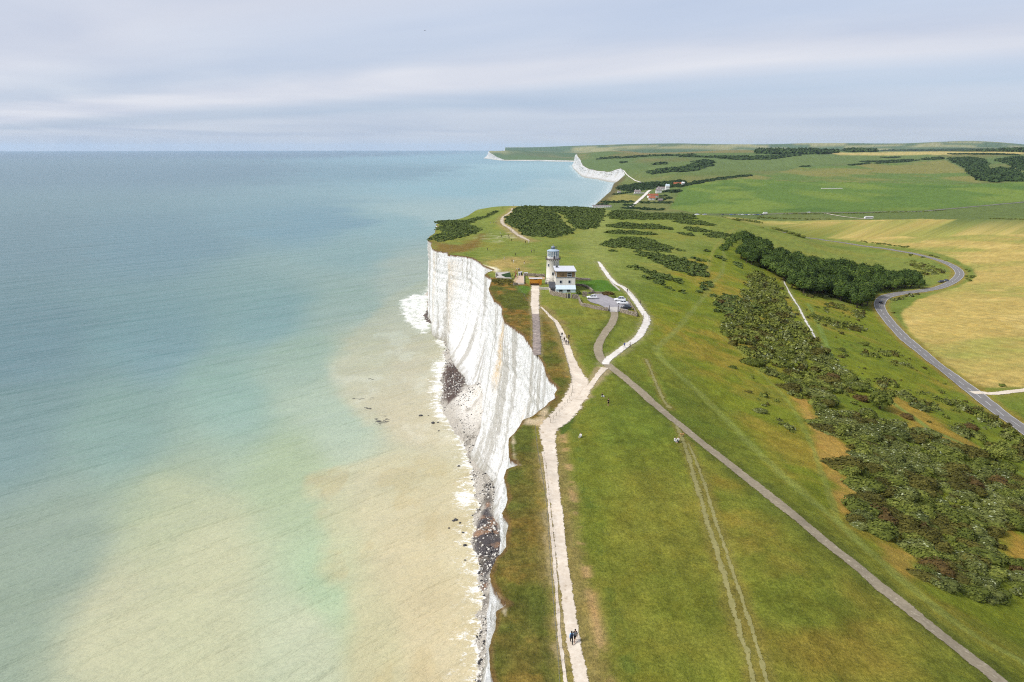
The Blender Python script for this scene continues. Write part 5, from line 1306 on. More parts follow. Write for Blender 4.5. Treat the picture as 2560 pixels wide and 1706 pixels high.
w2 = lambda L_: [(1220 + u / 8.71, 590 + v / 8.71) for u, v in L_]
y3 = lambda L_: [(1220 + u / 13.07, 660 + v / 13.07) for u, v in L_]
wall(k3([(372,190),(384,296),(540,335),(700,372)]), 1.75, .5, "flint wall below the white lean-to left of the small dark gate")
wall(k3([(806,378),(945,385)]), 1.7, .5, "short flint wall between the small dark gate and the car park corner")
wall(k3([(950,400),(1004,522),(1150,558),(1350,602),(1545,632)]), 1.25, .5, "long flint wall along the near side of the car park left of its entrance")
wall(k3([(1790,655),(1950,700),(2130,748)]), 1.45, .5, "flint wall under the black car right of the car park entrance")
wall(k3([(2140,745),(2085,640),(2005,510),(1940,415)]), .9, .25, "low pale timber wall between the car park and the chalk path", M_POST, "timber_wall")
wall(k3([(135,195),(365,200)]), 1.0, .45, "low grey wall right of the old road under the orange shed", M_CONCR, "low_wall")
wall(y3([(1150,395),(1330,398),(1600,412),(1860,420)]), 1.3, .5, "dark flint wall along the back of the yard left of the tower")
wall(y3([(825,705),(962,700)]), 1.15, .9, "stub of stone wall at the yard corner nearest the cliff")
wall(w2([(1895,945),(2040,955),(2230,965)]), .8, 1.6, "pale rubble bank behind the house on the bright lawn", M_STONE, "rubble_bank", "wall")
wall(k3([(1020,335),(1120,340)]), 1.9, .6, "tall stone block wall beside the clipped hedge and the left white car")
wall(k3([(1135,285),(1250,275),(1450,275)]), .7, .4, "low kerb wall along the far side of the car park")
wall(k3([(900,115),(1050,135),(1180,200),(1240,255)]), .9, .8, "sloping stone wall between the house and the car park lawn")
wall(k3([(1590,30),(1640,95),(1700,150),(1780,222)]), .5, .5, "low white kerb between the bright lawn and the chalk path", M_CONCR, "kerb_wall")
wall(y3([(258,460),(520,474),(770,490)]), .45, .35, "low pale terrace wall on the cliff side of the yard", M_CONCR, "low_wall")
wall(y3([(262,290),(500,292),(716,290)]), .45, .35, "low pale wall along the far side of the cliff terrace", M_CONCR, "low_wall")
wall(y3([(262,300),(258,450)]), .5, .35, "short end wall of the cliff terrace nearest the drop", M_CONCR, "low_wall")
wall(y3([(1165,400),(1172,530),(1175,660)]), .9, .25, "pale board fence between the paved yard and the shed", M_CONCR, "board_fence", "fence")
wall(y3([(960,675),(1180,672)]), .5, .3, "low pale kerb at the near end of the paved yard", M_CONCR, "low_wall")
q = P1(*k3([(750,375)])[0]); gg = empty("gate", q, .05, "small dark gate with two pale posts in the flint wall below the house", "gate")
MB().box(-.45, .45, -.05, .05, .05, 1.9).build("board_panel", M_DARK, gg)
for xx in (-.75, .52): MB().box(xx, xx + .24, -.14, .14, -.3, 2.15, .02).build("post", M_CONCR, gg)
def draped(name, px, mat, dz, gap=.6, world=None):
    q_ = wpoly(px); x0, x1, y0, y1 = q_[:, 0].min(), q_[:, 0].max(), q_[:, 1].min(), q_[:, 1].max()
    bm = bmesh.new(); vs = [bm.verts.new((a, b, 0)) for a, b in q_[:, :2]]; f = bm.faces.new(vs)
    bmesh.ops.triangulate(bm, faces=[f]); 
    for _ in range(4):
        es = [e for e in bm.edges if e.calc_length() > gap * 2]
        if not es: break
        bmesh.ops.subdivide_edges(bm, edges=es, cuts=1); bmesh.ops.triangulate(bm, faces=bm.faces)
    for v in bm.verts: v.co.z = float(H(v.co.x, v.co.y)) + dz
    bmesh.ops.recalc_face_normals(bm, faces=bm.faces)
    for f in bm.faces:
        if f.normal.z < 0: f.normal_flip()
    me = bpy.data.meshes.new(name); bm.to_mesh(me); bm.free(); me.materials.append(mat)
    return tag(link(name, me), kind="structure")
M_LOT = surf("car_park_tarmac", srgb(164, 160, 164, .68), srgb(190, 186, 188, .72), 1.2, .9, .01)
M_PAVE = surf("yard_paving", srgb(204, 178, 154, .75), srgb(222, 200, 180, .78), 1.5)
draped("car_park", k3([(1115,405),(1200,330),(1260,285),(1470,282),(1570,350),(1680,395),(1720,440),(1960,440),(2010,560),(1900,640),(1760,645),(1730,655),(1575,650),(1565,600),(1350,500),(1180,455)]), M_LOT, .12)
draped("apron", k3([(1578,560),(1740,560),(1730,660),(1590,655)]), M_CONCR, .17)
draped("yard", y3([(905,590),(975,480),(1000,405),(1160,402),(1172,660),(965,668)]), M_PAVE, .10)
draped("terrace", y3([(262,290),(716,290),(740,340),(700,470),(400,455),(262,445)]), M_CONCR, .08)
draped("yard", y3([(1300,420),(1860,430),(1850,520),(1340,500)]), surf("brick_paving", srgb(186, 150, 110, .72), srgb(212, 182, 140, .75), 2.0), .09)
draped("terrace_lawn", y3([(430,365),(560,325),(715,290),(760,440),(600,455),(470,400)]), M_HEATHG if 'M_HEATHG' in globals() else surf("dark_lawn", srgb(50, 76, 44, .6), srgb(66, 96, 52, .6), 2.0), .16)
# white kiosks and stacks in the yard
def kiosk(px, w, d, h, label, mat=M_WHITEW, roofm=M_ROOFG):
    q = P1(*px); e = empty("kiosk", (q[0], q[1], q[2] - .1), 0, label, "hut")
    MB().box(-w / 2, w / 2, 0, d, 0, h).build("wall", mat, e)
    MB().box(-w / 2 - .12, w / 2 + .12, -.15, d + .12, h, h + .14).build("roof", roofm, e)
    MB().box(-w * .3, w * .12, -.04, .02, .1, h * .78).build("door", M_DARK, e)
kiosk(y3([(1030,385)])[0], 1.1, 1.4, 1.5, "small white hut in the yard next to the people in red")
kiosk(y3([(1240,388)])[0], 1.6, 1.0, 1.3, "pale grey hut against the back wall of the yard", M_GREYM)
kiosk(y3([(1090,380)])[0], .7, 1.2, 1.6, "narrow dark hut squeezed behind the small white hut", M_DARK)
def bench(px, rz, label):
    q = P1(*px); e = empty("bench", q, rz, label, "bench")
    MB().box(-.85, .85, -.25, .25, .42, .5).build("seat", M_POST, e); MB().box(-.85, .85, .24, .3, .55, .95).build("backrest", M_POST, e)
    for xx in (-.7, .62): MB().box(xx, xx + .09, -.22, .26, -.05, .42).build("leg", M_POST, e)
bench(y3([(1580,418)])[0], 0, "brown wooden bench against the yard's back wall")
bench(y3([(1790,424)])[0], .2, "pale bench beside the foot of the lighthouse tower")
bench(y3([(300,390)])[0], 1.2, "dark bench at the cliff end of the terrace")
# entrance pillars, posts
for (px, lab) in ((k3([(1549,618)])[0], "white sign pillar at the left of the car park entrance"), (k3([(1774,622)])[0], "white sign pillar at the right of the car park entrance")):
    q = P1(*px); e = empty("sign_pillar", q, 0, lab, "pillar")
    MB().box(-.34, .34, -.25, .25, -.2, 1.3, .03).build("pillar", M_CONCR, e); MB().box(-.28, .28, -.29, -.255, .45, 1.15).build("board", M_WHITEW, e)
for (px, lab) in ((k3([(1569,640)])[0], "tall dark gatepost at the left of the pale entrance slab"), (k3([(1747,640)])[0], "tall dark gatepost at the right of the pale entrance slab")):
    q = P1(*px); e = empty("gatepost", q, 0, lab, "gatepost")
    MB().box(-.09, .09, -.09, .09, -.3, 2.1).build("post", M_BROWN, e); MB().lathe([(.13, 2.1), (.13, 2.16), (.03, 2.3)], 8).build("cap", M_DARK, e)
q = P1(1348, 772); e = empty("marker_post", q, 0, "white marker post with black top beside the old road", "post")
MB().tube([(0, 0, -.2), (0, 0, 1.15)], .12, 8).build("post", M_WHITEW, e); MB().tube([(0, 0, 1.15), (0, 0, 1.45)], .125, 8).build("cap", M_DARK, e)
for (px, lab) in (((1609,793), "thin dark post on the bend of the chalk path"), ((1607,807), "short leaning post on the inner side of the chalk path bend")):
    q = P1(*px); e = empty("marker_post", q, 0, lab, "post"); MB().box(-.07, .07, -.07, .07, -.2, 1.2).build("post", M_POST, e); MB().box(-.09, .09, -.09, .09, 1.2, 1.27).build("cap", M_DARK, e)
# clipped hedge
q = P1(*k3([(950,300)])[0])
tag(link("hedge", meshof("hedge", [leafy(260, (1.6, 1.0, 1.7), .2, 77, 4), (core((1.5, .9, 1.7), 9))], M_WOOD)), "clipped dark hedge block between the house and the left white car", "hedge").location = (q[0], q[1] + .6, q[2] - .2)
q = P1(*k3([(1550,315)])[0]); shrub("rust", q[0], q[1] + 1, 2.2, 1.6, "brown bush on the bank at the back of the car park", None)
for i, (u, v) in enumerate([(1620,330),(1690,380),(1650,350)]):
    q = P1(*k3([(u, v)])[0]); shrub("green", q[0], q[1], 1.0, .7, "small green bush on the bank behind the two white cars", "bushes on the car park bank")
# fences
def fence(px, gap, h, label, wires, name="wire_fence", postm=M_POST, r=.04):
    p = wpoly(px); c = crom(p[:, :2], .5); s = np.concatenate([[0], np.cumsum(np.linalg.norm(np.diff(c, axis=0), axis=1))])
    ss = np.arange(0, s[-1], max(gap, s[-1] / 98)); x = np.interp(ss, s, c[:, 0]); y = np.interp(ss, s, c[:, 1]); z = H(x, y)
    e = empty(name, (x[0], y[0], z[0]), 0, label, "fence")
    for i in range(len(ss)):
        o = MB().tube([(0, 0, -.25), (random.uniform(-.03, .03), random.uniform(-.03, .03), h)], r, 5).build("post", postm, e)
        o.location = (x[i] - x[0], y[i] - y[0], z[i] - z[0])
    for w in wires:
        m = MB(); m.tube([(x[i] - x[0], y[i] - y[0], z[i] - z[0] + w) for i in range(len(ss))], .012, 4)
        m.build("wire", M_WIRE, e)
fence([(1399,1720),(1394,1641),(1383,1506),(1373,1370),(1365,1254),(1351,1170),(1343,1120),(1338,1070)], 2.0, 1.05, "long post and wire fence along the seaward side of the pale cliff path", (.5, .98))
fence([(1376,1058),(1392,1040),(1407,1024),(1424,1000),(1431,979),(1427,950),(1420,914),(1412,885),(1402,856),(1392,825),(1381,800),(1366,784),(1350,776)], 2.4, 1.0, "rope and post fence following the reddish path round to the old road", (.45, .92), "rope_fence")
fence([(1291,716),(1302,731),(1311,742),(1320,756),(1327,762)], 2.2, 1.0, "short thin fence across the rough grass from yard to old road", (.9,))
fence([(1540,709),(1560,722),(1577,737),(1592,752),(1606,768),(1620,790),(1622,808)], 2.6, .9, "low rail fence on the outer side of the chalk path bend", (.4, .8), "rail_fence")

# ---- vehicles
def carpaint(name, col):
    k = NT(name); k.base(col); k.set(Roughness=.3, Specular_IOR_Level=.5); k.b.inputs["Coat Weight"].default_value = .5; k.b.inputs["Coat Roughness"].default_value = .08
    return k.m
M_CW = carpaint("white_car_paint", srgb(236, 238, 240, .82)); M_CB = carpaint("black_car_paint", srgb(26, 28, 34)); M_CG = carpaint("dark_grey_car_paint", srgb(70, 74, 82)); M_CBL = carpaint("blue_car_paint", srgb(70, 100, 150)); M_CS = carpaint("silver_car_paint", srgb(176, 180, 186, .8))
M_TYRE = plain("tyre_rubber", srgb(32, 32, 34), .9, .1, 5); M_RIM = plain("alloy_rim", srgb(170, 172, 176, .7), .4, .05, 4, .6)
k = NT("headlight_glass"); k.base(srgb(220, 226, 232, .8)); k.set(Roughness=.1); M_HL = k.m
k = NT("tail_light"); k.base(srgb(150, 20, 20, .8)); k.set(Roughness=.2); M_TL = k.m
def car_meshes(L=4.4, Wd=1.8, Hh=1.5, suv=False):
    """body, greenhouse glass, roof, wheel, rim, lights; the nose points to -X"""
    bm = bmesh.new(); g = .26; b = .92 if suv else .86
    side = [(-L/2+.06,g+.12),(-L/2,g+.3),(-L/2+.03,.68),(-L/2+.25,.76),(-L*.22,b+.02),(-L*.20,b+.03),(L*.34,b+.07),(L/2-.08,b+.04),(L/2,.72),(L/2-.03,g+.2),(L/2-.12,g+.1)]
    ws = [.82,.88,.9,.9,.96,.97,.97,.9,.9,.88,.84]
    rows = []
    for (x_, z_), w_ in zip(side, ws):
        hw = Wd / 2 * w_; rows.append((x_, z_, hw))
    top = [[bm.verts.new((x_, s_ * hw, z_)) for s_ in (-1, -.75, 0, .75, 1)] for x_, z_, hw in rows]
    for r_ in top: r_[2].co.z += .025; r_[1].co.z += .015; r_[3].co.z += .015
    for a_, b_ in zip(top, top[1:]):
        for i in range(4): bm.faces.new((a_[i], a_[i + 1], b_[i + 1], b_[i]))
    n_ = len(side)
    for s_ in (0, 4):                       # sides, down to the sill
        bot = [bm.verts.new((min(max(side[i][0], -L/2+.1), L/2-.1), top[i][s_].co.y * 1.02, g)) for i in range(n_)]
        midl = [bm.verts.new((side[i][0], top[i][s_].co.y * 1.05, max(g + .05, side[i][1] - .22))) for i in range(n_)]
        for i in range(n_ - 1):
            bm.faces.new((top[i][s_], top[i + 1][s_], midl[i + 1], midl[i])); bm.faces.new((midl[i], midl[i + 1], bot[i + 1], bot[i]))
    # roof shell
    ra = [(-L*.06, Hh-.07), (-.02*L, Hh-.01), (.12*L, Hh), (.26*L, Hh-.04), (.33*L if suv else .29*L, Hh-.12)]
    rt = [[bm.verts.new((x_, s_ * Wd * .37, z_ - .03 * abs(s_))) for s_ in (-1, -.5, .5, 1)] for x_, z_ in ra]
    for a_, b_ in zip(rt, rt[1:]):
        for i in range(3): bm.faces.new((a_[i], a_[i + 1], b_[i + 1], b_[i]))
    # pillars
    for s_ in (-1, 1):
        for (xa, xb) in ((-L*.06, -L*.20), (.10*L, .10*L), (ra[-1][0], L*.40 if not suv else L*.42)):
            za = Hh - .1; w1 = .05
            vs = [bm.verts.new(v) for v in ((xa - w1, s_ * Wd * .372, za), (xa + w1, s_ * Wd * .372, za), (xb + w1, s_ * Wd * .462, b), (xb - w1, s_ * Wd * .462, b))]
            bm.faces.new(vs)
    bmesh.ops.recalc_face_normals(bm, faces=bm.faces)
    body = bpy.data.meshes.new("car_body"); bm.to_mesh(body); bm.free(); body.polygons.foreach_set("use_smooth", np.ones(len(body.polygons), bool))
    gm = MB(); xa, xb = -L * .19, (L * .42 if suv else L * .40)
    lo = [(xa, -Wd*.455, b-.02), (xb, -Wd*.455, b-.02), (xb, Wd*.455, b-.02), (xa, Wd*.455, b-.02)]; hi = [(ra[0][0], -Wd*.362, Hh-.09), (ra[-1][0], -Wd*.362, Hh-.13), (ra[-1][0], Wd*.362, Hh-.13), (ra[0][0], Wd*.362, Hh-.09)]
    gm.poly(lo + hi, [(0, 1, 5, 4), (1, 2, 6, 5), (2, 3, 7, 6), (3, 0, 4, 7), (4, 5, 6, 7)])
    o = gm.build("windows", M_GLASS); glass = o.data; bpy.data.objects.remove(o)
    def wh(prof, mat):
        o = MB().lathe(prof, 16).build("w", mat); me = o.data; bpy.data.objects.remove(o)
        for v in me.vertices: v.co = Vector((v.co.x, v.co.z, v.co.y))
        return me
    tyre = wh([(.2, -.1), (.31, -.11), (.33, -.06), (.33, .06), (.31, .11), (.2, .1)], M_TYRE); rim = wh([(.05, -.115), (.21, -.112), (.21, .112), (.05, .115)], M_RIM)
    def bx(a): 
        o = MB().box(*a, .015).build("l", M_HL); me = o.data; bpy.data.objects.remove(o); return me
    return dict(body=body, glass=glass, tyre=tyre, rim=rim, hl=bx((-.06, .1, -.2, .2, -.07, .07)), L=L, W=Wd, H=Hh)
CAR_A = car_meshes(4.3, 1.8, 1.48); CAR_S = car_meshes(4.5, 1.86, 1.66, True)
def car(cm, loc, rz, paint, label, group=None, full=True):
    e = empty("car", loc, rz, label, "car", group)
    def put(name, me, mat, par=None, at_=(0, 0, 0)):
        o = bpy.data.objects.new(name, me); C.objects.link(o); o.parent = par or e; o.location = at_
        if len(me.materials) == 0: me.materials.append(mat)
        o.material_slots[0].link = 'OBJECT'; o.material_slots[0].material = mat
        return o
    put("body", cm["body"], paint); put("windows", cm["glass"], M_GLASS)
    for sx_ in (-cm["L"] * .305, cm["L"] * .30):
        for sy_ in (-cm["W"] * .43, cm["W"] * .43):
            w = put("wheel", cm["tyre"], M_TYRE, None, (sx_, sy_, .33))
            if full: put("rim", cm["rim"], M_RIM, w)
    if full:
        for sy_ in (-.62, .62):
            put("headlight", cm["hl"], M_HL, None, (-cm["L"] / 2 + .06, sy_, .66)); put("tail_light", cm["hl"], M_TL, None, (cm["L"] / 2 - .06, sy_, .8))
    return e
def cpos(px, up=.16): q = P1(*px); return (q[0], q[1], q[2] + up)
car(CAR_A, cpos(k3([(1218,385)])[0]), -.05, M_CW, "white hatchback parked alone at the left of the small car park", "cars in the small car park")
car(CAR_S, cpos(k3([(1782,432)])[0]), -.12, M_CW, "white car parked behind another white car, right side of the car park", "cars in the small car park")
car(CAR_A, cpos(k3([(1828,497)])[0]), -.05, M_CW, "white car parked between the rear white car and the black car", "cars in the small car park")
car(CAR_A, cpos(k3([(1905,590)])[0]), -.35, M_CB, "black car parked nearest the flint wall in the car park", "cars in the small car park")
t = P(np.array([2200., 2205.]), np.array([757., 752.]))
car(CAR_A, cpos((2203, 758), .14), math.atan2(t[1][1] - t[0][1], t[1][0] - t[0][0]) + math.pi, M_CG, "dark car driving the road just below the wood")
car(CAR_S, cpos((2352, 707), .1), .35, M_CB, "black off-road car in the lay-by inside the road bend"); car(CAR_A, cpos((2364, 704), .1), .4, M_CG, "dark grey car parked right of the black one in the lay-by")
M_LIST = [M_CW, M_CS, M_CB, M_CBL, M_CG, M_CS, M_CW, M_CBL]
for i, u in enumerate([185, 275, 490, 590, 628, 690, 722, 770, 800, 860, 888, 905, 945]):
    pxx = 1700 + u / 4.706; q = P1(pxx, 538.2)
    car(CAR_A if i % 3 else CAR_S, (q[0], q[1] - 4, q[2] + .4), random.uniform(-.2, .2), M_LIST[i % 8], "tiny car in the row parked along the far road below the green field", "cars parked along the far road", False)
car(CAR_A, cpos((2022, 532.5), .4), .05, M_CW, "white car driving alone along the far road")
def boxvan(loc, rz, L, Wd, Hh, label, cat, name):
    e = empty(name, loc, rz, label, cat)
    MB().prism([(-Wd/2, .45), (Wd/2, .45), (Wd/2, Hh-.1), (Wd/2-.12, Hh), (-Wd/2+.12, Hh), (-Wd/2, Hh-.1)], -L/2 + .9, L/2).build("body", M_WHITEW, e)
    MB().poly([(-L/2, -Wd/2, .45), (-L/2, Wd/2, .45), (-L/2+.9, Wd/2, .45), (-L/2+.9, -Wd/2, .45), (-L/2+.1, -Wd/2, 1.3), (-L/2+.1, Wd/2, 1.3), (-L/2+.9, Wd/2, 2.2), (-L/2+.9, -Wd/2, 2.2)], [(0,1,5,4),(4,5,6,7),(0,4,7,3),(1,2,6,5),(3,2,1,0)]).build("cab", M_WHITEW, e)
    MB().box(-L/2+1.4, L/2-.8, -Wd/2-.02, Wd/2+.02, Hh*.5, Hh*.72).build("window", M_GLASS, e)
    for xx in (-L*.28, L*.3):
        for yy_ in (-Wd*.45, Wd*.45):
            o = MB().lathe([(.1, -.12), (.4, -.12), (.4, .12), (.1, .12)], 12).build("wheel", M_TYRE, e); o.rotation_euler = (R(90), 0, 0); o.location = (xx, yy_, .4)
boxvan(cpos((1912, 536.5), .4), 0, 6.5, 2.3, 3.0, "white motorhome at the right end of the far row of cars", "motorhome", "motorhome")
boxvan(cpos((2171, 548), .4), 0, 12.0, 2.5, 3.2, "long white coach parked at the end of the pale track in the yellow field", "coach", "coach")

# ---- houses of the hamlet in the gap
M_TILE = plain("orange_roof_tiles", srgb(170, 98, 66, .75), .85, .2, 1.0); M_GREYT = plain("grey_roof_tiles", srgb(150, 138, 136, .7), .85, .2, 1.0)
def house(px, w, d, h, rh, wm, rm, label, rz=0, chim=1, nw=4):
    q = P1(*px); e = empty("house", (q[0], q[1], q[2] - .3), rz, label, "house")
    MB().box(-w/2, w/2, 0, d, 0, h).build("wall", wm, e)
    rf = MB().prism([(-.4, h), (d + .4, h), (d + .4, h + .15), (d / 2, h + rh), (-.4, h + .15)], -w/2 - .4, w/2 + .4).build("roof", rm, e)
    for i in range(chim):
        xx = -w * .35 + i * w * .7; MB().box(xx - .5, xx + .5, d/2 - .4, d/2 + .4, h + rh * .6, h + rh + 1.4).build("chimney", wm, rf)
    for i in range(nw):
        xx = -w/2 + (i + .5) * w / nw
        for zz_ in ([1.0] if h < 4 else [1.0, h * .58]):
            f_ = MB().box(xx - .6, xx + .6, -.08, .05, zz_, zz_ + 1.3).build("window", M_WHITEW, e); MB().box(xx - .5, xx + .5, -.11, -.082, zz_ + .1, zz_ + 1.2).build("pane", M_GLASS, f_)
hp = lambda u, v: (1480 + u / 8.404, 430 + v / 8.404)
house(hp(1590,390), 8, 10, 11, 3, M_WHITEW, M_WHITEB, "tall white house with pale gable among dark trees in the gap")
house(hp(1480,392), 22, 9, 5.5, 3, M_WHITEW, M_GREYT, "long low white house joined left of the tall white one", .1, 2)
house(hp(1405,448), 12, 9, 6.5, 3.5, M_WHITEW, M_GREYT, "grey-roofed white house in front of the long white house", 0, 2)
house(hp(960,455), 14, 9, 4, 4, M_WHITEW, M_GREYT, "cottage with pinkish grey roof left of the pale lane", 0, 2)
house(hp(1300,545), 22, 9, 4.5, 4, M_WHITEW, M_TILE, "long bungalow with orange tiled roof right of the pale lane", .35, 2)
house(hp(1265,595), 12, 8, 4, 4, M_WHITEW, M_TILE, "small orange-roofed cottage in front of the long bungalow", 0, 1)
house(hp(1800,285), 18, 9, 4, 3.5, M_TIMBER, M_TILE, "orange-roofed barn at the top of the dark trees")
house(hp(1915,285), 6, 6, 6, 2.5, M_WHITEW, M_WHITEW, "small white house at the tip of the hedge by the green field")
house(hp(570,452), 7, 6, 3.5, 2, M_WHITEW, M_GREYT, "small white hut among scrub near the shore")
house(hp(210,752), 34, 8, 3.5, 1.2, M_WHITEW, M_GREYT, "long flat white building just behind the headland crest", 0, 0, 9)
house(hp(1440,615), 9, 6, 3, 2, M_GREYT, M_GREYT, "grey outbuilding right of the orange-roofed cottage", 0, 0, 2)
wall([hp(880,470), hp(1000,462), hp(1100,455)], 2.5, 3, "pale garden wall in front of the cottage left of the lane", M_CONCR, "garden_wall")
wall([f4([(225,514)])[0], f4([(340,514)])[0], f4([(445,513)])[0]], 1.3, 3, "long pale chalk heap lying in the green field", M_BOULD, "chalk_heap", "heap")

# ---- shore rocks
k = NT("dark_rock"); p = k.pos(); k.base(k.mix(k.noise(p, 1.5, 5, .7), srgb(48, 48, 52, .7), srgb(92, 90, 92, .7))); k.set(Roughness=.6); M_ROCK = k.m
def rockv(seed, sub=2):
    bm = bmesh.new(); bmesh.ops.create_icosphere(bm, subdivisions=sub, radius=1.0)
    v = np.array([x_.co[:] for x_ in bm.verts]); f = np.array([[w.index for w in fc.verts] for fc in bm.faces]); bm.free()
    r = 1 + .45 * fbm(v[:, 0] * 1.6 + seed * 3.1, v[:, 1] * 1.6 + v[:, 2] * 1.3, seed, 3)
    return v * r[:, None] * np.array([1.0, .8, .6]), f
RV = [rockv(i, 1) for i in range(6)]
def rubble(name, mat, pts, label):
    vs, fs = [], []; o = 0; g = random.Random(3)
    for x_, y_, z_, r_ in pts:
        v, f = RV[g.randrange(6)]; a = g.random() * 6.28; ca, sa = math.cos(a), math.sin(a)
        w = np.stack([(v[:, 0] * ca - v[:, 1] * sa) * r_ + x_, (v[:, 0] * sa + v[:, 1] * ca) * r_ + y_, v[:, 2] * r_ + z_], 1)
        vs.append(w); fs.append(f + o); o += len(v)
    me = mesh_from(name, np.concatenate(vs), tris=np.concatenate(fs), smooth=False)
    tag(link(name, me, mat), label, "rubble", kind="stuff")
bx_, by_, bz_ = x_beach.ravel(), y_beach.ravel(), z_beach.ravel()
g = np.random.default_rng(77); w = np.clip(bz_ + .6, .05, None) * (by_ < 560) * (bz_ < 9); 
dens = sstep(.0, .5, fbm(bx_ / 7, by_ / 9, 181, 3) + .15) + .1
idx = g.choice(len(bx_), 9500, p=(dens * (by_ < 520) * (by_ > 120)) / (dens * (by_ < 520) * (by_ > 120)).sum())
jx = bx_[idx] + g.normal(size=len(idx)) * .5; jy = by_[idx] + g.normal(size=len(idx)) * .6
rr = .12 + .45 * g.random(len(idx)) ** 4
rubble("chalk_rubble", M_BOULD, list(zip(jx[:5500], jy[:5500], bz_[idx][:5500] + .05, rr[:5500])), "pale chalk rubble strewn along the foot of the cliff")
rubble("flint_rubble", M_ROCK, list(zip(jx[5500:], jy[5500:], bz_[idx][5500:] + .02, rr[5500:] * .9)), "dark flint cobbles strewn along the beach")
shr = P  # sea rocks
def searock(px, r, label, group=None):
    x_, y_ = atz(px[0], px[1], 0); v, f = rockv(int(px[0]) % 97, 2)
    me = mesh_from("rock", v * r, tris=f); o = link("rock", me, M_ROCK); o.location = (float(x_), float(y_), .02 * r); o.rotation_euler = (0, 0, px[1])
    tag(o, label, "rock", group)
for i, (px, r) in enumerate([((1140,1300),.8),((1133,1303),.5),((1150,1308),.45),((1158,1332),.45),((1162,1364),.7),((1147,1166),.6),((1053,1040),.9),((1071,1039),.4),((1082,1058),1.0),((1095,1057),.5),((1097,1078),.5),((1123,1321),.4),((1163,1401),.4)]):
    searock(px, r, "small black rock awash off the foot of the cliff", "black rocks in the shallows")
def reef(px, name, label, n, sx_, sy_, seed, rk=1.0):
    g = random.Random(seed); x0, y0 = [float(a) for a in atz(*px, 0)]
    e = empty(name, (x0, y0, 0), 0, label, "reef")
    for i in range(n):
        v, f = RV[g.randrange(6)]; r_ = g.uniform(.25, .8) * rk
        o = link("rock", mesh_from("rock", v * np.array([1.6, .8, .35]) * r_, tris=f), M_ROCK, e); o.location = (g.gauss(0, sx_), g.gauss(0, sy_), -.05)
reef((953,1054), "reef", "dark weedy reef patch breaking the shallow water", 45, 1.5, 2.6, 1)
reef((922,1022), "reef", "small dark reef left of the larger weedy patch", 10, 1.0, .6, 2)
reef((906,997), "reef", "thin chain of dark reef rocks in the murky shallows", 14, 3.0, .6, 3)
reef((925,948), "reef", "narrow dark reef sliver farthest out in the pale shallows", 8, 2.5, .5, 4)
reef((482,1697), "reef", "small black reef at the bottom edge of the sea", 10, .9, .7, 5, .34)
reef((420,1600), "reef", "scatter of tiny black weed spots in the green shallows", 8, 3.5, 3.5, 6, .34)
reef((552,1655), "reef", "line of small black weed tufts near the picture's bottom", 6, .4, 2.0, 7, .34)
reef((200,1660), "reef", "thin trail of weed tufts in the murky water at lower left", 8, 1.0, 3.5, 8, .34)

# a small boat far out, and a gull
x_, y_ = [float(a) for a in atz(658, 404, 0)]
bo = empty("boat", (x_, y_, 0), .2, "tiny white boat far out on the open sea", "boat")
MB().poly([(-14,0,3.2),(-8,-3,2.8),(12,-3,2.6),(12,3,2.6),(-8,3,2.8),(-11,0,-.4),(-8,-2,-.4),(11,-2,-.4),(11,2,-.4),(-8,2,-.4)], [(0,1,2,3,4),(0,5,6,1),(1,6,7,2),(2,7,8,3),(3,8,9,4),(4,9,5,0)]).build("hull", M_WHITEW, bo)
MB().box(-3, 6, -2, 2, 2.6, 5.5, .3).build("cabin", M_WHITEW, bo); MB().tube([(1, 0, 5.5), (1, 0, 9)], .15).build("mast", M_GREYM, bo)
r_, yv, dv = rays(1062, 77); tt = 240.0
gl = empty("bird", (float(r_) * tt, float(yv) * tt, CZ + float(dv) * tt), .6, "small dark bird gliding alone against the clouds", "bird")
MB().poly([(-.25,0,0),(-.1,-.06,.03),(.2,-.05,.02),(.35,0,0),(.2,.05,.02),(-.1,.06,.03),(-.1,0,-.06),(.2,0,-.05)], [(0,1,6),(1,2,7,6),(2,3,7),(3,4,7),(4,5,6,7),(5,0,6),(0,5,4,3,2,1)]).build("body", M_DARK, gl)
for s_ in (-1, 1):
    MB().poly([(-.05,.04*s_,.02),(.12,.04*s_,.02),(.06,.35*s_,.14),(-.06,.35*s_,.14),(.1,.75*s_,.08),(.04,.75*s_,.08),(-.05,.04*s_,.0),(.12,.04*s_,.0),(.06,.35*s_,.12),(-.06,.35*s_,.12)], [(0,1,2,3),(3,2,4,5),(9,8,7,6),(5,4,8,9),(0,3,9,6),(1,7,8,2),(2,8,4),(3,5,9)]).build("wing", M_DARK, gl)
# ------------------------------------------------------------------ people
def skin(name, nodes, edges, root, sub=1):
    me = bpy.data.meshes.new(name); keys = list(nodes)
    me.from_pydata([nodes[k][0] for k in keys], [(keys.index(a), keys.index(b)) for a, b in edges], [])
    o = bpy.data.objects.new(name, me); C.objects.link(o)
    o.modifiers.new("skin", 'SKIN'); sm = o.modifiers.new("sub", 'SUBSURF'); sm.levels = sub; sm.render_levels = sub
    for i, k_ in enumerate(keys):
        r_ = nodes[k_][1]; sv = me.skin_vertices[0].data[i]; sv.radius = (r_, r_) if not hasattr(r_, '__len__') else r_; sv.use_root = (k_ == root)
    dg = bpy.context.evaluated_depsgraph_get(); dg.update()
    out = bpy.data.meshes.new_from_object(o.evaluated_get(dg)); out.name = name
    bpy.data.objects.remove(o); bpy.data.meshes.remove(me)
    out.polygons.foreach_set("use_smooth", np.ones(len(out.polygons), bool))
    out.materials.clear()
    return out
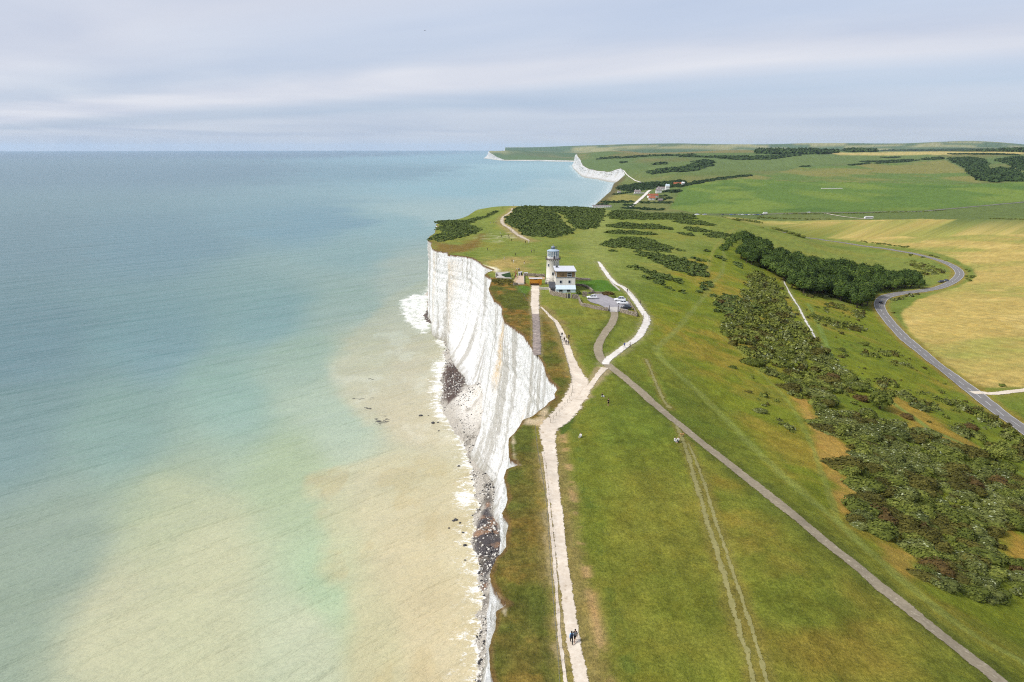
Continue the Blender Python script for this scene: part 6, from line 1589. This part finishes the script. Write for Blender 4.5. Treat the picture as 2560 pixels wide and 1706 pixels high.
def pose(kind):
    n = {}
    sit = kind == "sit"; dz = -.74 if sit else 0
    n["pelvis"] = ((0, 0, .95 + dz), (.13, .10)); n["waist"] = ((0, -.01, 1.08 + dz), (.12, .09)); n["chest"] = ((0, -.02, 1.30 + dz), (.15, .105)); n["neckb"] = ((0, 0, 1.43 + dz), (.07, .065))
    n["neck"] = ((0, -.01, 1.50 + dz), .05); n["head"] = ((0, -.025, 1.59 + dz), (.078, .092)); n["crown"] = ((0, -.015, 1.68 + dz), (.062, .075))
    st = {"walk": .26, "walk2": -.26, "stand": .03, "sit": 0}[kind]
    for s_, nm in ((-1, "l"), (1, "r")):
        f = st * s_
        n["sh" + nm] = ((s_ * .17, 0, 1.39 + dz), .062); n["el" + nm] = ((s_ * .23, f * .45 + .03, 1.13 + dz), .042); n["wr" + nm] = ((s_ * .22, f * .9 - .05, .90 + dz), .028); n["pa" + nm] = ((s_ * .215, f * .95 - .08, .83 + dz), (.022, .036))
        n["hip" + nm] = ((s_ * .09, 0, .90 + dz), .088)
        if sit:
            n["kn" + nm] = ((s_ * .13, -.40, .42), .06); n["an" + nm] = ((s_ * .12, -.60, .08), .042); n["to" + nm] = ((s_ * .13, -.76, .05), (.045, .03))
            n["el" + nm] = ((s_ * .25, -.10, .42), .042); n["wr" + nm] = ((s_ * .15, -.32, .42), .028); n["pa" + nm] = ((s_ * .13, -.38, .44), (.022, .036))
        else:
            n["kn" + nm] = ((s_ * .095, -f * .55 - .03, .49), .058); n["an" + nm] = ((s_ * .095, -f * 1.05 + .03, .09 + max(0, f) * .0 + (.06 if -f < -.1 else 0)), .04); n["to" + nm] = ((s_ * .105, -f * 1.05 - .13, .04 + (.02 if -f < -.1 else 0)), (.045, .03))
    e = [("pelvis", "waist"), ("waist", "chest"), ("chest", "neckb"), ("neckb", "neck"), ("neck", "head"), ("head", "crown")]
    for nm in "lr":
        e += [("neckb", "sh" + nm), ("sh" + nm, "el" + nm), ("el" + nm, "wr" + nm), ("wr" + nm, "pa" + nm), ("pelvis", "hip" + nm), ("hip" + nm, "kn" + nm), ("kn" + nm, "an" + nm), ("an" + nm, "to" + nm)]
    return n, e
def sub(n, e, keep, grow):
    nn2 = {k_: (n[k_][0], tuple(r_ + grow for r_ in n[k_][1]) if hasattr(n[k_][1], '__len__') else n[k_][1] + grow) for k_ in keep}
    return nn2, [q_ for q_ in e if q_[0] in keep and q_[1] in keep]
PO = {}
for kd in ("walk", "walk2", "stand", "sit"):
    n, e = pose(kd)
    body = skin("person_body", n, e, "pelvis")
    bm = bmesh.new(); bm.from_mesh(body)
    h = Vector(n["head"][0])
    def ell(c_, r_):
        vs = bmesh.ops.create_icosphere(bm, subdivisions=1, radius=1)["verts"]
        for v in vs: v.co = Vector(c_) + Vector((v.co.x * r_[0], v.co.y * r_[1], v.co.z * r_[2]))
    ell(h + Vector((0, -.10, .0)), (.016, .022, .024)); ell(h + Vector((0, -.082, -.045)), (.03, .014, .01))
    for s_ in (-1, 1):
        ell(h + Vector((s_ * .082, .01, .0)), (.012, .022, .032)); ell(h + Vector((s_ * .034, -.083, .022)), (.014, .01, .008))
    tb = MB(); tb.bm.free(); tb.bm = bm
    for nm, s_ in (("l", -1), ("r", 1)):
        p_ = Vector(n["pa" + nm][0]); w_ = Vector(n["wr" + nm][0]); d_ = (p_ - w_).normalized(); sd = Vector((0, 1, 0)) if kd != "sit" else Vector((1, 0, 0)); inn = Vector((-s_, 0, 0)) if kd != "sit" else Vector((0, 0, -1))
        for i, ln_ in enumerate((.066, .076, .072, .056)):
            a_ = p_ + d_ * .02 + sd * (i - 1.5) * .017
            tb.tube([a_, a_ + d_ * ln_ * .5 + inn * .004, a_ + d_ * ln_ * .8 + inn * .018, a_ + d_ * ln_ + inn * .034], [.009, .0085, .008, .006], 5)
        a_ = w_ + d_ * .045 - sd * .028; tb.tube([a_, a_ - sd * .02 + d_ * .02, a_ - sd * .024 + d_ * .045 + inn * .01], [.011, .0095, .008], 5)
    bm.to_mesh(body); bm.free(); body.polygons.foreach_set("use_smooth", np.ones(len(body.polygons), bool))
    ks = ["pelvis", "waist", "chest", "neckb"] + [a + b for b in "lr" for a in ("sh", "el", "wr")]
    top = skin("top", *sub(n, e, ks, .016), "pelvis")
    tee = skin("tee", *sub(n, e, ks[:4] + ["shl", "ell", "shr", "elr"], .014), "pelvis")
    kt = ["pelvis"] + [a + b for b in "lr" for a in ("hip", "kn", "an")]
    tro = skin("trousers", *sub(n, e, kt, .014), "pelvis")
    sho = skin("shorts", *sub(n, e, ["pelvis", "hipl", "knl", "hipr", "knr"], .02), "pelvis")
    hm = {}
    for long in (0, 1):
        bm = bmesh.new(); vs = bmesh.ops.create_uvsphere(bm, u_segments=12, v_segments=8, radius=1.0)["verts"]
        for v in vs:
            x_, y_, z_ = v.co; 
            if y_ < -.25 and z_ < .35: v.co.y = -.25 + (y_ + .25) * .1
            v.co = h + Vector((v.co.x * .098, v.co.y * .112 + .022, v.co.z * .108 + .045))
            if long and z_ < -.2 and y_ > -.1: v.co.z -= .16; v.co.y += .03
        bm.to_mesh(m2 := bpy.data.meshes.new("hair")); bm.free(); m2.polygons.foreach_set("use_smooth", np.ones(len(m2.polygons), bool)); hm[long] = m2
    bk = Vector(n["chest"][0]); o = MB().box(bk.x - .15, bk.x + .15, bk.y + .10, bk.y + .27, bk.z - .28, bk.z + .12, .04).build("b", M_DARK); pk = o.data; bpy.data.objects.remove(o); pk.materials.clear()
    PO[kd] = dict(body=body, top=top, tee=tee, trousers=tro, shorts=sho, hair=hm, pack=pk)
cl = {}
def cloth(key):
    tab = dict(black=(24, 24, 28), navy=(34, 42, 66), white=(232, 230, 226), sky=(150, 192, 232), grey=(120, 120, 124), olive=(44, 46, 34), red=(176, 34, 44), blue=(44, 92, 178), tan=(190, 166, 136), darkhair=(30, 24, 22), brownhair=(84, 60, 40), blond=(196, 166, 112), skin=(206, 160, 134), purple=(48, 34, 48), pale=(206, 210, 214))
    if key not in cl: cl[key] = plain("cloth_" + key if "hair" not in key and key not in ("skin", "blond") else key, srgb(*tab[key], .8), .85, .08, 20)
    return cl[key]
def person(px, kd, rz, top, bottom, hair, label, group=None, tee=False, shorts=False, long=0, pack=None, s=1.0, up=.0):
    q = P1(*px); po = PO[kd]
    def put(name, me, mat, par):
        o = bpy.data.objects.new(name, me); C.objects.link(o); o.parent = par
        if len(me.materials) == 0: me.materials.append(mat)
        o.material_slots[0].link = 'OBJECT'; o.material_slots[0].material = mat
        return o
    b = put("person", po["body"], cloth("skin"), None)
    b.location = (q[0], q[1], q[2] + .05 + up); b.rotation_euler = (0, 0, rz); b.scale = (s, s, s)
    tag(b, label, "person", group)
    put("shirt" if tee else "jacket", po["tee" if tee else "top"], cloth(top), b)
    put("shorts" if shorts else "trousers", po["shorts" if shorts else "trousers"], cloth(bottom), b)
    put("hair", po["hair"][long], cloth(hair), b)
    if pack: put("backpack", po["pack"], cloth(pack), b)
    return b
pi = math.pi
person((1428.6,1611), "walk", pi, "sky", "black", "darkhair", "person in a light blue top and black trousers walking away on the pale cliff path", long=1, pack="navy")
person((1437.5,1606), "walk2", pi + .1, "black", "black", "darkhair", "person in black top and shorts walking right of someone in light blue", tee=True, shorts=True, pack="grey")
person((1405,844), "walk", pi, "navy", "pale", "darkhair", "person in dark jacket and pale trousers at the back of the walking group", pack="black")
person((1402,848.3), "walk2", pi, "white", "black", "darkhair", "person in white top and black trousers at the left edge of the walking group", s=.92)
person((1410.6,856.7), "walk", pi + .2, "olive", "olive", "darkhair", "person all in dark olive in the middle of the walking group")
person((1406.4,862.5), "walk2", pi, "white", "white", "darkhair", "person all in white at the near left of the walking group")
person((1415,863), "walk", pi - .1, "purple", "black", "darkhair", "person in dark purple at the near middle of the walking group")
person((1420.5,864.5), "walk2", pi, "grey", "black", "brownhair", "person in grey top and black trousers at the near right of the group")
person((1422,850), "stand", pi - .3, "black", "black", "darkhair", "person in black standing on the grass just right of the walking group")
person((1561,870.5), "walk", .3, "blue", "grey", "darkhair", "person in bright blue jacket walking on the chalk path")
person((1575,870), "walk2", .3, "white", "black", "darkhair", "person in pale top and dark trousers on the chalk path right of the blue jacket")
person((1568,732), "walk", pi, "black", "black", "darkhair", "person in black on the chalk path above the white cars")
person((1600.5,762), "stand", 1.2, "olive", "black", "darkhair", "person in dark clothes standing beside the chalk path near its bend")
person((1505,993), "sit", .8, "black", "pale", "darkhair", "person in black top and pale trousers sitting on the grass right of the cliff path")
person((1520.6,1015), "stand", .5, "black", "black", "darkhair", "person in black with bare legs standing on the grass beside a seated person", tee=True, shorts=True)
person((1452,1094), "sit", -.6, "white", "pale", "darkhair", "person in white sitting on the grass by the bend of the cliff path", long=1)
person((1687,1105), "sit", .4, "white", "pale", "darkhair", "left one of two people in white sitting beside the long path")
person((1695,1105), "sit", -.5, "white", "navy", "blond", "right one of two people in white sitting beside the long path")
# walkers on the headland beyond the lighthouse, each with something to tell it by
lab2 = [((1218.6,627),"stand","black","black","person in black alone on the green turf near the far cliff edge"),((1288.7,640.6),"walk","black","black","person in black walking beyond the tan patch behind the yard"),
 ((1260.6,650),"stand","white","white","person all in white on the left of the tan patch"),((1280,657),"walk","black","black","person in black on the tan patch beside someone in white"),((1284,657.5),"walk2","white","pale","person in white on the tan patch beside someone in black"),
 ((1310.6,661),"stand","black","white","person in dark top and white trousers on the right of the tan patch"),((1328.7,632),"stand","grey","black","left person of the pair in open turf left of the lantern"),((1335,631),"stand","black","black","right person of the pair in open turf left of the lantern"),
 ((1314,609.5),"walk","black","black","person in black just below the foot of the chalky trail"),((1322,609.5),"stand","white","pale","person in white just below the foot of the chalky trail"),((1279,604.7),"walk","black","black","nearest person of the dark walkers left of the chalky trail"),
 ((1272.8,598.5),"walk2","navy","black","person in navy second nearest of the walkers left of the chalky trail"),((1271,592),"walk","black","black","person in black third of the walkers left of the chalky trail"),((1290,595.5),"stand","black","black","person in black standing on the chalky trail itself"),
 ((1253.6,594),"stand","olive","black","person in olive on the scratched turf left of the other walkers"),((1250.7,584.5),"sit","white","pale","person in white sitting on the scratched turf"),((1222.7,582.5),"stand","black","black","person in black near the gorse at the left of the scratched turf"),
 ((1280,590),"walk2","navy","black","person in navy at the left rim of the chalky trail"),((1278,581),"walk","grey","black","person in grey where the chalky trail narrows"),((1226,558.5),"sit","white","navy","leftmost of three people resting on the upper turf"),
 ((1234,558.5),"sit","grey","black","middle one of three people resting on the upper turf"),((1240,558.5),"stand","white","black","rightmost of three people resting on the upper turf"),((1303,516),"stand","black","black","person in black on the far crest near the gorse"),
 ((1284,516),"walk","tan","black","person in tan on the far crest left of the other one"),((1257,522.5),"walk2","black","navy","person in dark clothes near the far bare patch on the crest"),((1199,532),"sit","white","white","person in white resting on the seaward shoulder of the headland")]
for i, (px, kd, tp, bt, lb) in enumerate(lab2):
    person(px, kd, random.uniform(0, 6.28), tp, bt, "darkhair", lb, "walkers on the headland", long=i % 2)
for i, (u, v, tp, lb) in enumerate([(878,330,"tan","person in tan at the left of the people in red in the yard"),(912,340,"red","person in red standing tallest in the yard beside the white hut"),(918,400,"red","second person in red standing in the yard below the first"),(895,455,"red","third person in red nearest the paving in the yard"),
    (930,465,"white","person in white beside the people in red in the yard"),(880,500,"black","person in black at the lower end of the yard queue"),(790,440,"black","person in black against the low wall left of the people in red"),(1000,250,"white","person in white behind the small white hut"),(1035,255,"black","person in black behind the small white hut"),(940,250,"pale","person in pale grey left of the two behind the white hut")]):
    person((1220 + u / 13.07, 660 + v / 13.07), "stand" if i % 2 else "walk", random.uniform(0, 6.28), tp, "red" if tp == "red" else "black", "darkhair", lb, "visitors in the yard", up=.06)
# the tan dog by the seated pair
q = P1(1705, 1092); dgm = {"hipb": ((.30, 0, .40), (.085, .10)), "loin": ((.12, 0, .41), (.075, .085)), "rib": ((-.14, 0, .39), (.10, .13)), "neck": ((-.33, 0, .50), .07), "head": ((-.44, 0, .60), .075), "muz": ((-.58, 0, .56), .038), "tail1": ((.42, 0, .46), .025), "tail2": ((.58, 0, .60), .015)}
de = [("hipb", "loin"), ("loin", "rib"), ("rib", "neck"), ("neck", "head"), ("head", "muz"), ("hipb", "tail1"), ("tail1", "tail2")]
for s_, nm in ((-1, "l"), (1, "r")):
    dgm.update({"th" + nm: ((.30, s_ * .09, .30), .06), "kn" + nm: ((.22, s_ * .09, .22), .04), "ho" + nm: ((.36, s_ * .09, .13), .026), "pw" + nm: ((.32, s_ * .09, .02), .026), "sh" + nm: ((-.20, s_ * .09, .30), .05), "fk" + nm: ((-.20, s_ * .09, .16), .03), "fp" + nm: ((-.22, s_ * .09, .02), .026), "ear" + nm: ((-.40, s_ * .07, .66), .022)})
    de += [("hipb", "th" + nm), ("th" + nm, "kn" + nm), ("kn" + nm, "ho" + nm), ("ho" + nm, "pw" + nm), ("rib", "sh" + nm), ("sh" + nm, "fk" + nm), ("fk" + nm, "fp" + nm), ("head", "ear" + nm)]
dm = skin("dog", dgm, de, "loin")
o = link("dog", dm, plain("tan_fur", srgb(200, 154, 98, .8), .9, .15, 9)); o.location = (q[0], q[1], q[2] + .03); o.rotation_euler = (0, 0, .7); o.scale = (1.3, 1.3, 1.3)
tag(o, "tan dog standing on the track beside the two seated people in white", "dog")
